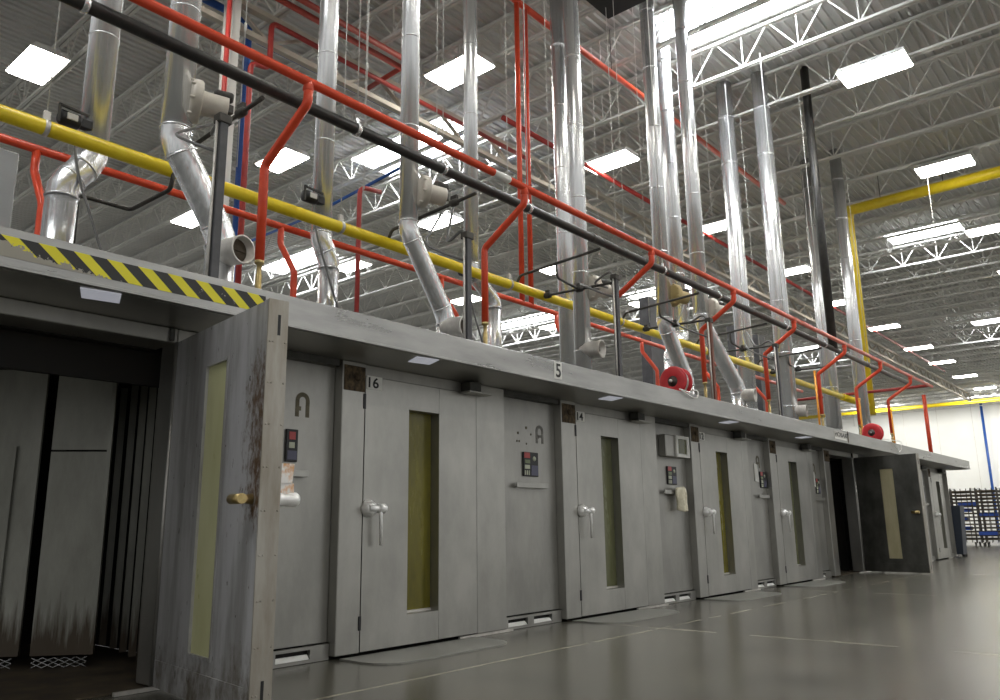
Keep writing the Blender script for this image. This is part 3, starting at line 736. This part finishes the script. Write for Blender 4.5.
# hose reels standing on the hood
def reel(x, label, cable):
    y, z, r = 4.93, 2.81, .198
    g = thing('hose_reel', label, 'hose reel', (x, y, ZT))
    ax = (1, 0, 0)
    MB().rev((x, y, z), ax, [(.055, .0), (.075, -.012), (r - .02, -.014), (r, 0), (r, .012), (r - .02, .02), (.09, .02)], 36).build('flange', 'reel_red', g)
    MB().rev((x, y, z), ax, [(.09, .14), (r - .02, .14), (r, .152), (r, .162), (.03, .164)], 36).build('flange', 'reel_red', g)
    MB().rev((x, y, z), ax, [(.14, .02), (.16, .04), (.15, .06), (.165, .08), (.15, .10), (.165, .12), (.14, .14)], 28).build('wound_hose', 'galv_dull', g)
    MB().rev((x, y, z), ax, [(.0, -.05), (.022, -.05), (.03, -.03), (.075, -.008), (.078, .03), (0, .03)], 20).build('hub', 'iron', g)
    MB().rev((x, y, z), ax, [(0, -.085), (.016, -.08), (.02, -.05)], 12).build('hub_cap', 'chrome', g)
    MB().cbox(x + .03, x + .20, y - .13, y + .13, ZT + .0, ZT + .03, .005).bar((x + .20, y - .1, ZT + .02), (x + .20, y, z), .03).bar((x + .20, y + .1, ZT + .02), (x + .20, y, z), .03).bar((x + .12, y, ZT + .015), (x + .22, y, ZT + .015), .2, .02).build('stand', 'reel_red', g)
    MB().rev((x + .20, y, z), ax, [(0, 0), (.03, 0), (.03, .07), (.018, .08), (.018, .12), (0, .12)], 12).build('swivel', 'iron', g)
    MB().tube(fillet(cable, .06), .008, 8).build('hose', 'plate_white', g)
reel(9.27, 'red hose reel on the hood above oven 14, white cable drooping', [(9.3, 4.70, 2.635), (8.85, 4.635, 2.63), (8.98, 4.625, 2.60), (9.2, 4.622, 2.545), (9.33, 4.622, 2.57), (9.36, 4.63, 2.66), (9.50, 4.86, 2.72)])
reel(17.75, 'red hose reel on the hood beside the swung out dark door', [(17.9, 4.66, 2.635), (18.05, 4.625, 2.6), (18.45, 4.62, 2.43), (18.62, 4.62, 2.48), (18.8, 4.64, 2.68), (18.2, 4.9, 2.72)])

# ------------------------------------------------------------------ pipes over the ovens
def tb(par, name, mat, pts, r, fil=.1, n=12): return MB().tube(fillet(pts, fil), r, n).build(name, mat, par)
ZR = 4.885
rp = thing('red_pipe', 'orange red main pipe in front of and above the black pipe', 'pipe', (12, 5.45, ZR))
MB().tube([(-1, 5.45, ZR), (26.2, 5.45, ZR)], .043, 16).build('main', 'red', rp)
MB().tube([(6.35, 5.45, ZR), (6.62, 5.45, ZR)], .0436, 16).build('white_band', 'plate_white', rp)
for x, col in ((3.84, 'red'), (6.90, 'red'), (9.83, 'red'), (12.57, 'red'), (15.30, 'red'), (18.29, 'red'), (20.99, 'red'), (23.77, 'red')):
    lg = tb(rp, 'drop_leg', col, [(x, 5.45, ZR), (x, 5.45, 4.68), (x, 6.08, 4.28), (x, 6.08, 3.36)], .042, .05)
    MB().rev((x, 5.45, ZR - .035), (0, 0, -1), [(.045, 0), (.05, .02), (.05, .05), (.042, .06)], 14).build('branch_tee', col, lg)
    MB().tube([(x, 6.08, 3.36), (x, 6.08, 3.33), (x, 6.08, 3.32), (x, 6.08, 3.24), (x, 6.08, 3.23), (x, 6.08, ZT - .02)], [.042, .042, .022, .022, .028, .028], 12).build('brass_fitting', 'brass', lg)
for x in (18.29, 20.99, 23.77):   # yellow gas risers stand right beside these legs
    yr = thing('yellow_riser', {18.29: 'thin yellow riser beside the red leg over the hood name plate', 20.99: 'thin yellow riser beside the red leg behind the small hose reel', 23.77: 'thin yellow riser beside the last red leg of the row'}[x], 'pipe', (x - .10, 6.03, ZT))
    yy, xx = (6.0, x - .12) if x > 18.5 else (6.13, x - .07)
    MB().tube([(xx, yy, ZT - .02), (xx, yy, 4.0 if x > 18.5 else 4.35)], .022, 10).rev((xx, yy, 4.0 if x > 18.5 else 4.35), (0, 0, 1), [(.03, -.05), (.03, 0), (0, .01)], 10).build('tube', 'orange', yr)

bk = thing('black_pipe', 'thick black iron main pipe hung below the red main', 'pipe', (12, 5.85, 4.91))
MB().tube([(-1, 5.85, 4.91), (4.4, 5.85, 4.91), (6.0, 5.85, 4.91), (18.8, 5.85, 4.91), (25.2, 5.85, 4.91)], .058, 16).build('main', 'black_pipe', bk)
tb(bk, 'vent_riser', 'black_pipe', [(18.8, 5.85, 4.91), (18.8, 5.85, DECK + .05)], .10, n=16)
for x in (2.08, 4.72, 5.95, 7.48, 10.89, 12.84, 15.9, 18.2, 21.4):
    hg_ = MB().rev((x, 5.85, 4.91), (1, 0, 0), [(.06, -.022), (.068, -.022), (.068, .022), (.06, .022)], 18).cbox(x - .018, x + .018, 5.84, 5.86, 4.97, 5.03, .003).build('hanger_clamp', 'galv', bk)
    MB().tube([(x, 5.85, 5.02), (x, 5.85, 10.89 if x == 10.89 else JB + .02)], .006, 6).build('hanger_rod', 'joist', hg_)
for x in (4.1, 8.9):
    MB().rev((x, 5.85, 4.91), (1, 0, 0), [(.058, -.03), (.064, -.02), (.064, .02), (.058, .03)], 16).build('weld_collar', 'iron', bk)

ZY = 4.545
ye = thing('yellow_pipe', 'bright yellow gas main running between the silver ducts', 'pipe', (12, 7.35, ZY))
MB().tube([(-1, 7.35, ZY), (24.2, 7.35, ZY)], .071, 16).build('main', 'yellow', ye)
for x in (2.40, 5.72, 8.9, 12.0, 15.2, 18.2):
    hc = MB().rev((x, 7.35, ZY), (1, 0, 0), [(.071, -.02), (.079, -.02), (.079, .02), (.071, .02)], 16).cbox(x - .03, x + .03, 7.33, 7.37, ZY + .07, ZY + .16, .004).build('hanger_clamp', 'galv_dull', ye)
    MB().tube([(x, 7.35, ZY + .15), (x, 7.35, JB + .02)], .0065, 6).build('hanger_rod', 'joist', hc)
yd = thing('yellow_tall_pipe', 'tall yellow pipe rising past the ducts, then level across the roof', 'pipe', (26.45, 7.35, ZT))
tb(yd, 'riser', 'yellow', [(26.45, 7.35, ZY - .3), (26.45, 7.35, 10.8), (26.2, 7.2, 10.98)], .19, .2, 16)
tb(yd, 'header', 'yellow', [(26.2, 7.4, 10.93), (26.0, -3, 10.93)], .17, .1, 16)
tb(yd, 'tie_in', 'yellow', [(24.0, 7.35, ZY), (26.45, 7.35, ZY)], .10, .1, 14)
for y in (6.2, 4.4, 2.8, 1.0, -1):
    MB().tube([(26.1, y, 10.9), (26.1, y, JT)], .012, 6).build('hanger_rod', 'iron', yd)

Z2 = 4.84
r2 = thing('red_pipe', 'lower red main pipe running behind the yellow gas main', 'pipe', (12, 8.5, Z2))
MB().tube([(-1, 8.5, Z2), (24, 8.5, Z2)], .045, 14).build('main', 'red', r2)
for x in (2.72, 5.66, 8.62, 11.65, 14.7, 17.55, 20.4):
    tb(r2, 'drop_leg', 'red', [(x, 8.5, Z2), (x, 8.5, 4.60), (x, 8.17, 4.15), (x, 8.17, ZT - .02)], .041, .05)
for x in (10.64, 10.90):
    MB().tube([(x, 8.5, Z2), (x, 8.5, 10.86)], .048, 14).build('riser', 'red', r2)
for x in (4.2, 7.0, 13.2):
    MB().tube([(x, 8.5, Z2 + .04), (x, 8.5, JB + .02)], .006, 6).build('hanger_rod', 'joist', r2)

# cross-over gas branches, two per oven, dark iron
def branch(x, label, one=False):
    b = thing('gas_branch', label, 'gas branch pipe', (x, 6.6, 4.7))
    tb(b, 'upper_branch', 'iron', [(x, 5.85, 4.80), (x, 7.3, 4.72), (x, 7.40, 4.55)], .021, .05, 10)
    if one:
        MB().rev((x, 6.2, 4.78), (0, 1, 0), [(.02, -.06), (.042, -.05), (.046, 0), (.042, .05), (.02, .06)], 12).cbox(x - .02, x + .02, 6.15, 6.25, 4.81, 4.87, .004).build('valve', 'iron', b); return
    tb(b, 'lower_branch', 'iron', [(x + .58, 5.95, 4.47), (x + .58, 7.35, 4.52)], .021, .05, 10)
    tb(b, 'link', 'iron', [(x, 6.62, 4.75), (x + .02, 6.62, 4.54), (x + .56, 6.62, 4.49)], .019, .06, 10)
    MB().rev((x + .58, 7.22, 4.515), (0, 1, 0), [(.02, -.06), (.045, -.05), (.05, 0), (.045, .05), (.02, .06)], 12).cbox(x + .56, x + .60, 7.18, 7.26, 4.54, 4.60, .004).build('valve', 'iron', b)
    MB().rev((x + .58, 6.62, 4.49), (0, 1, 0), [(.02, -.07), (.04, -.05), (.045, 0), (.04, .05), (.02, .07)], 12).cbox(x + .54, x + .62, 6.59, 6.65, 4.51, 4.58, .004).build('regulator', 'iron', b)
for x, l in ((3.64, 'dark iron gas branch crossing beside the fan drum above the tape'), (6.50, 'dark iron gas branch crossing at the fan drum over oven 16'),
             (9.10, 'dark iron gas branch with valves between the twin straight ducts'), (12.1, 'dark iron gas branch crossing over oven 12'),
             (14.95, 'dark iron gas branch crossing over the unnumbered closed oven'), (18.0, 'dark iron gas branch beside the tall black vent riser')):
    branch(x, l, x < 7)
gb = thing('gas_elbow_pipe', 'bent dark iron pipe behind the front silver duct over the tape', 'gas branch pipe', (3.3, 8.0, 4.35))
tb(gb, 'tube', 'iron', [(3.05, 8.2, 2.6), (3.05, 8.2, 4.355), (3.59, 8.2, 4.357), (3.59, 7.35, 4.34), (3.59, 7.30, 4.52)], .022, .06, 10)

# ------------------------------------------------------------------ exhaust ducts
def ring(mb, p, d, r): mb.rev(p, d, [(r, -.012), (r + .007, -.006), (r + .007, .006), (r, .012)], 24)
def duct(label, y, xu, r, low=None, tee=None, fan=None, motor=None, top=DECK - .012, drum='tan_drum'):
    base = low[0] if low else xu
    d = thing('exhaust_duct', label, 'duct', (base, y, ZT), 'silver exhaust ducts')
    if low:
        xl, zu, zl = low
        up = MB().tube([(xu, y, zu + .10), (xu, y, top)], r, 24)
        for z in [zu + .12 + 1.25 * k for k in range(7)]:
            if z < top: ring(up, (xu, y, z), (0, 0, 1), r)
        up.build('upper_pipe', 'duct', d)
        v = Vector((xl - xu, 0, zl - zu)).normalized()
        p0, p1 = Vector((xu, y, zu)), Vector((xl, y, zl))
        pts = [(xu, y, zu + .12), tuple(p0 + Vector((0, 0, .04)) + v * .005), tuple(p0 + v * .12)]
        el = MB().tube(pts, r * 1.03, 24, False); ring(el, (xu, y, zu + .12), (0, 0, 1), r * 1.03); ring(el, tuple(p0 + v * .12), tuple(v), r * 1.03)
        el.build('upper_elbow', 'duct', d)
        MB().tube([tuple(p0 + v * .10), tuple(p1 - v * .10)], r, 24, False).build('offset_pipe', 'duct', d)
        el = MB().tube([tuple(p1 - v * .12), tuple(p1 - Vector((0, 0, .04)) - v * .005), (xl, y, zl - .12)], r * 1.03, 24, False)
        ring(el, tuple(p1 - v * .12), tuple(v), r * 1.03); ring(el, (xl, y, zl - .12), (0, 0, 1), r * 1.03)
        el.build('lower_elbow', 'duct', d)
        MB().tube([(xl, y, zl - .10), (xl, y, ZT - .02)], r, 24).build('lower_pipe', 'duct', d)
    else:
        up = MB().tube([(xu, y, ZT - .02), (xu, y, top)], r, 24)
        for z in [3.6 + 1.25 * k for k in range(8)]:
            if z < top: ring(up, (xu, y, z), (0, 0, 1), r)
        up.build('upper_pipe', 'duct', d)
    if tee:
        x, z = base, tee; ax = Vector((.16, -.97, -.05)).normalized(); c = Vector((x, y, z))
        t = MB().rev(tuple(c), tuple(ax), [(.132, .0), (.132, r + .17), (.140, r + .175), (.140, r + .19), (.122, r + .19), (.118, r + .04), (0, r + .04)], 24)
        t.rev(tuple(c + Vector((0, 0, -.02))), (.1, -.2, -1), [(.09, .02), (.07, .16), (.02, .22), (0, .23)], 14)
        tt = t.build('damper_tee', 'galv_dull', d)
        MB().rev(tuple(c + ax * (r + .095)), tuple(ax), [(.114, 0), (.114, .006), (.03, .012), (0, .012)], 20).bar(c + ax * (r + .115) + Vector((-.09, -.015, .0)), c + ax * (r + .115) + Vector((.09, .015, .0)), .012).build('damper_plate', 'grime', tt)
    if fan:
        z = fan; ax = Vector((.93, -.36, -.05)).normalized(); c = Vector((xu, y, z)) + ax * (r * .30) + Vector((0, -.13, 0))
        f = MB().rev(tuple(c), tuple(ax), [(0, 0), (.17, 0), (.195, .012), (.205, .04), (.205, .085), (.19, .10), (.12, .105)], 32)
        f.rev(tuple(c), tuple(ax), [(.12, .10), (.115, .14), (.112, .34), (0, .345)], 24)
        e1 = ax.cross(Vector((0, 0, 1))).normalized(); e2 = ax.cross(e1)
        for k in range(8):
            a = 2 * PI * k / 8 + .3; f.rev(tuple(c + (e1 * math.cos(a) + e2 * math.sin(a)) * .195), tuple(-ax), [(.014, -.02), (.014, .018), (0, .02)], 8)
        fo = f.build('draft_fan', drum, d)
        MB().rev(tuple(c + ax * .30 + Vector((0, 0, .13))), tuple(ax), [(0, -.09), (.045, -.09), (.052, -.07), (.052, .07), (.04, .09), (0, .09)], 16).cbox(*[q for a in range(3) for q in ((c + ax * .34)[a] - .045, (c + ax * .34)[a] + .045)], .006).build('fan_motor', 'iron', fo)
    if motor:
        z = motor; x = xu - r - .13
        mt = MB().rev((x - .11, y - .1, z), (1, 0, 0), [(0, 0), (.055, 0), (.075, .02), (.075, .18), (.055, .20), (0, .20)], 20).cbox(x - .02, x + .20, y - .14, y - .06, z - .05, z + .05, .01).build('draft_motor', 'black', d)
        MB().cbox(x - .06, x + .04, y - .187, y - .172, z - .035, z + .03, .002).build('motor_label', 'galv_dull', mt)
        MB().bar((x - .13, y - .17, z + .09), (x + .14, y - .17, z + .07), .022).bar((x - .13, y - .17, z - .09), (x - .13, y - .17, z + .10), .022).build('motor_bracket', 'iron', mt)
        tb(mt, 'motor_cable', 'rubber', [(x + .05, y - .1, z - .09), (x + .08, y - .15, z - .5), (x + .5, y - .2, z - 1.6), (x + .62, y - .2, ZT)], .014, .5, 8)
    return d
duct('silver duct rising behind the yellow main over the tape, its elbow bulky', 7.9, 3.03, .142, (2.79, 4.62, 4.28), motor=4.93)
duct('silver duct with an offset elbow in front of the yellow main, over the tape', 6.8, 3.33, .140, (3.86, 4.58, 3.78), tee=3.60, fan=4.97)
duct('silver duct with a slight kink behind the yellow main, over oven 16', 7.9, 5.85, .128, (5.98, 4.52, 4.32), motor=5.02)
duct('silver duct with a long offset elbow ending over oven 16', 6.8, 6.32, .116, (6.97, 4.52, 3.58), tee=3.42, fan=5.02)
duct('slim silver duct stepping over to a wide elbow behind the red leg', 7.9, 8.66, .115, (9.18, 4.80, 4.45), motor=4.72)
duct('straight silver duct over oven 14, damper low on its side', 6.8, 9.98, .130, None, tee=3.62, fan=4.60)
duct('straight silver duct standing close behind its twin over oven 14', 7.9, 11.12, .135)
duct('silver duct above the red hose reel, an ochre fan drum on its side', 6.8, 12.62, .140, (13.3, 4.5, 3.6), fan=5.05, drum='brown_drum')
duct('silver duct tight behind the duct with the ochre drum', 7.6, 14.75, .155, (14.3, 4.75, 4.35))
duct('silver duct with a big slanted offset over oven 12', 6.8, 14.10, .150, (15.55, 4.85, 3.7), tee=3.55, fan=5.1)
duct('silver duct reaching the roof beside the bright skylight', 7.68, 18.1, .20)
duct('wide silver duct next before the tall black riser', 6.8, 18.25, .20, None, tee=3.5)
duct('wide silver duct just past the tall black riser', 7.68, 24.05, .22, None)
duct('silver duct standing against the tall yellow pipe', 6.8, 23.9, .17, None, tee=3.4)

# conduit posts with flexible cables
def post(x, zt, label, fx, fz, paint='grey_post'):
    p = thing('conduit_post', label, 'post', (x, 5.8, ZT), 'conduit posts on the hood')
    MB().cbox(x - .036, x + .036, 5.764, 5.836, ZT - .02, zt, .004).build('upright', paint, p)
    MB().tube([(x - .052, 5.80, ZT - .02), (x - .052, 5.80, zt - .05)], .013, 8).build('conduit', 'galv_dull', p)
    MB().cbox(x - .06, x + .06, 5.75, 5.85, zt - .06, zt + .02, .006).build('junction_box', 'iron', p)
    tb(p, 'flexible_cable', 'rubber', [(x, 5.82, zt - .02), (x + .1, 5.95, zt + .14), (x + .12, 6.25, zt + .02), (fx, 6.45, fz)], .018, .2, 8)
    tb(p, 'flexible_cable', 'rubber', [(x, 5.84, zt - .3), (x - .1, 6.0, zt - .22), (x - .2, 6.3, zt - .05), (fx - .1, 6.5, fz - .05)], .015, .2, 8)
post(3.24, 4.42, 'grey conduit post standing over the end of the tape', 3.75, 4.85)
post(6.29, 4.22, 'grey conduit post beside the long offset duct over oven 16', 6.75, 4.9)
post(9.38, 4.45, 'grey conduit post beside the straight twin ducts', 10.2, 4.6)
post(12.30, 4.37, 'rusty brown conduit post above the red hose reel', 12.9, 4.9, 'rust_paint')
post(15.16, 4.40, 'dark conduit post over the unnumbered closed oven', 15.4, 4.8)

# ------------------------------------------------------------------ roof-level pipes
def run(label, mat, pts, r, name='overhead_pipe', cat='pipe', hang=()):
    t = thing(name, label, cat, tuple(pts[0]))
    MB().tube(fillet(pts, .15), r, 12).build('tube', mat, t)
    for q in hang: MB().tube([q, (q[0], q[1], JT)], .008, 6).build('hanger_rod', 'iron', t)
ZO = 10.86
run('red sprinkler main above the straight twin ducts, just under the roof', 'red', [(-2, 8.5, ZO), (24, 8.5, ZO)], .065, hang=[(9, 8.5, ZO), (14, 8.5, ZO)])
run('red overhead pipe crossing behind the fan drums, upper of the red pair', 'dull_red', [(3, 11.55, ZO), (10.6, 11.55, ZO)], .062)
run('red overhead pipe of the pair, lying deeper behind the fan drums', 'dull_red', [(3, 11.85, ZO), (10.75, 11.85, ZO)], .062)
run('long red sprinkler main leading away under the row of middle lights', 'dark_red', [(13.9, 11.6, ZO), (60, 11.6, ZO)], .065)
run('dark red pipe bending down beside the white column', 'dark_red', [(16, 12.45, ZO - .1), (7.85, 12.45, ZO - .1), (7.85, 12.45, 9.75), (7.45, 12.45, 9.7), (7.45, 12.45, 2.2)], .055)
run('dark red pipe dropping straight on the near side of the white column', 'dark_red', [(6.74, 12.1, 10.8), (6.74, 12.1, 2.2)], .045)
run('blue pipe turning down beside the white column', 'blue', [(2, 12.9, ZO), (7.62, 12.9, ZO), (7.62, 12.9, 2.2)], .075)
run('long blue pipe crossing behind the silver ducts under the roof', 'blue', [(8.0, 13.15, ZO - .1), (40, 13.15, ZO - .1)], .085)
run('slim blue pipe crossing below the skylight', 'blue', [(13.9, 15.2, 10.7), (14.4, 20, 10.7), (14.4, 26, 10.7)], .045)
run('crimson stand pipe behind the kinked duct', 'dark_red', [(8.0, 9.8, 2.5), (8.0, 9.8, 6.55), (8.45, 9.8, 6.6)], .04)
run('short red cross pipe joining the overhead red pair', 'dull_red', [(10.72, 11.5, ZO), (10.82, 13.3, ZO)], .055)
run('yellow green pipe level before the end wall', 'yellow', [(78, -3, 10.9), (78, 30, 10.9)], .16)
run('blue pipe running down the end wall', 'blue', [(83.6, 13.6, 11.5), (83.6, 13.6, .1)], .11)
run('red end pipe crossing level to the black main', 'dark_red', [(25.9, 5.45, ZR), (25.9, 9.6, ZR), (25.9, 9.6, 2.6)], .045)
run('faded red stand pipe at the hood end', 'red', [(25.75, 5.6, ZT), (25.75, 5.6, 4.6)], .055)
wc = struct(MB().box(6.98, 7.02, 12.3, 12.6, 0, 11.1).box(6.92, 7.08, 12.28, 12.30, 0, 11.1).box(6.92, 7.08, 12.6, 12.62, 0, 11.1).build('column', 'joist'))
for k, (x, wd) in enumerate(((17.9, .8), (22.95, .5), (24.6, .6))):
    struct(MB().cbox(x - wd / 2, x + wd / 2, 9.85, 10.15, 0, 6.9 if k else 6.7).build('column', 'grey_post'))
ah = thing('air_unit', 'pale grey air unit behind the red pipe above the tape start', 'air unit', (1.2, 10, 2.6))
MB().cbox(-.6, 3.03, 10, 12, 2.5, 5.40, .02).build('casing', 'unit_grey', ah)
hb = thing('unit_heater', 'black box hung under the roof at the top edge beside the ducts', 'heater', (11.2, 6.4, 10.9))
MB().cbox(10.15, 12.36, 5.0, 7.53, 10.9, 11.08, .02).build('casing', 'black', hb)
for x in (10.3, 12.1):
    for y in (5.3, 7.2): MB().tube([(x, y, 11.08), (x, y, JT)], .01, 6).build('hanger_rod', 'joist', hb)
# loose drop wires
for k, (x, y, z) in enumerate(((2.3, 9.0, 4.9), (4.04, 6.9, 4.6), (5.7, 6.9, 4.9), (7.0, 7.0, 4.6), (9.5, 7.0, 4.6), (11.7, 7.0, 4.6), (12.6, 7.1, 4.6), (16.6, 7.0, 4.6), (20.8, 7.1, 4.6), (21.7, 7.1, 4.6), (25, 4.6, 5), (27, 8, 4), (29, 9, 4))):
    w_ = thing('drop_wire', 'thin pale wire hanging straight down from the roof joists', 'wire', (x, y, z), 'drop wires')
    MB().tube([(x, y, z), (x, y, JB + .03)], .006, 6).rev((x, y, z + 1.6), (0, 0, 1), [(.006, -.05), (.016, -.04), (.016, .04), (.006, .05)], 8).build('wire', 'joist', w_)

# ------------------------------------------------------------------ bakery racks by the end wall
def rack(x, y, label):
    r = thing('bakery_rack', label, 'rack', (x, y, 0), 'bakery racks')
    a, b, h = .45, .36, 2.25
    for sx in (-1, 1):
        for sy in (-1, 1): MB().cbox(x + sx * a - .022, x + sx * a + .022, y + sy * b - .022, y + sy * b + .022, .12, h, .004).build('upright', 'iron', r)
    for sy in (-1, 0, 1):
        MB().cbox(x - a - .012, x - a + .012, y + sy * .2 - .012, y + sy * .2 + .012, .14, h - .02, .003).build('side_wire', 'iron', r)
    for k in range(14):
        z = .24 + k * .143
        MB().cbox(x - a, x + a, y - b, y + b, z, z + .05, .004).box(x - a, x - a + .02, y - b, y + b, z + .03, z + .05).box(x + a - .02, x + a, y - b, y + b, z + .03, z + .05).build('tray', 'grime', r)
    MB().box(x - a, x + a, y - b, y - b + .02, h - .04, h).build('top_rail', 'galv', r)
    MB().box(x - a, x + a, y + b - .02, y + b, h - .04, h).build('top_rail', 'galv', r)
    for sx in (-1, 1):
        for sy in (-1, 1): MB().rev((x + sx * .4, y + sy * .3 - .02, .06), (0, 1, 0), [(0, 0), (.06, 0), (.06, .04), (0, .04)], 14).cbox(x + sx * .4 - .03, x + sx * .4 + .03, y + sy * .3 - .03, y + sy * .3 + .03, .09, .13, .004).build('caster', 'iron', r)
for k, (y, l) in enumerate(((7.95, 'dark bakery rack half hidden by the last oven'), (7.08, 'dark bakery rack of trays, one along from the last oven'), (6.2, 'dark bakery rack of trays at the picture edge'), (5.3, 'dark bakery rack beyond the picture edge'))):
    rack(37.0, y, l)
for k, (y, l) in enumerate(((8.3, 'dark bakery rack in the second line, behind the last oven corner'), (7.35, 'dark bakery rack in the second line, between two front racks'), (6.4, 'dark bakery rack in the second line, toward the picture edge'))):
    rack(38.4, y, l)
for y, z, xx, l in ((6.3, .42, 36.7, 'long blue crate low in the end bakery rack'), (7.3, 1.0, 36.75, 'blue crate at mid height in the bakery rack'), (6.9, 1.55, 36.75, 'small blue crate high in the bakery rack'), (7.7, .8, 36.75, 'blue crate behind the last oven corner'), (7.15, 1.32, 36.75, 'blue crate under the small high one in the bakery rack'), (6.2, 1.15, 36.75, 'blue crate at chest height in the end bakery rack'), (7.2, .62, 36.75, 'blue crate just below the middle one in the bakery rack'), (7.8, 1.45, 36.75, 'blue crate high up by the last oven corner')):
    c = thing('blue_crate', l, 'crate', (xx, y, z), 'blue crates')
    MB().plate([xx - .2, xx - .18, xx + .18, xx + .2], [y - .32, y - .30, y + .30, y + .32], {(1, 1)}, z + .14, z, lambda u, v, q: (u, q, v)).box(xx - .2, xx + .2, y - .32, y + .32, z, z + .012).build('tub', 'crate_blue', c)
bn = thing('bin', 'dark blue grey tall bin behind the last oven', 'bin', (26.0, 5.3, 0))
MB().hexa([(25.80, 5.12, .08), (26.25, 5.12, .08), (26.25, 5.6, .08), (25.80, 5.6, .08), (25.76, 5.05, 1.4), (26.3, 5.05, 1.4), (26.3, 5.65, 1.4), (25.76, 5.65, 1.4)]).build('body', 'bin_grey', bn)
MB().rev((25.9, 5.14, .05), (1, 0, 0), [(0, 0), (.05, 0), (.05, .04), (0, .04)], 12).rev((26.15, 5.14, .05), (1, 0, 0), [(0, 0), (.05, 0), (.05, .04), (0, .04)], 12).build('wheel', 'black', bn)

# ------------------------------------------------------------------ light
for k, y in enumerate((-6, 3, 12, 21)):   # added fill lights, unseen, to brighten the end wall
    la = bpy.data.lights.new('added_wall_fill', 'AREA'); la.shape = 'RECTANGLE'; la.size = .8; la.size_y = 4; la.energy = 270; la.color = (1, .985, .94)
    lo = bpy.data.objects.new('added_wall_fill', la); C.objects.link(lo); lo.location = (76, y, 10.7)
    lo.rotation_euler = (Vector((0, 0, -1)).rotation_difference(Vector((7.5, 0, -6)).normalized())).to_euler()
wd = bpy.data.worlds.new('world'); S.world = wd; wd.use_nodes = True
bg = wd.node_tree.nodes['Background']; bg.inputs[0].default_value = (.98, .985, .97, 1); bg.inputs[1].default_value = .30
S.view_settings.view_transform = 'Standard'; S.view_settings.look = 'None'; S.view_settings.gamma = 1; S.view_settings.use_curve_mapping = False
S.view_settings.exposure = 1.12
S.cycles.max_bounces = 6; S.cycles.diffuse_bounces = 4; S.cycles.glossy_bounces = 4
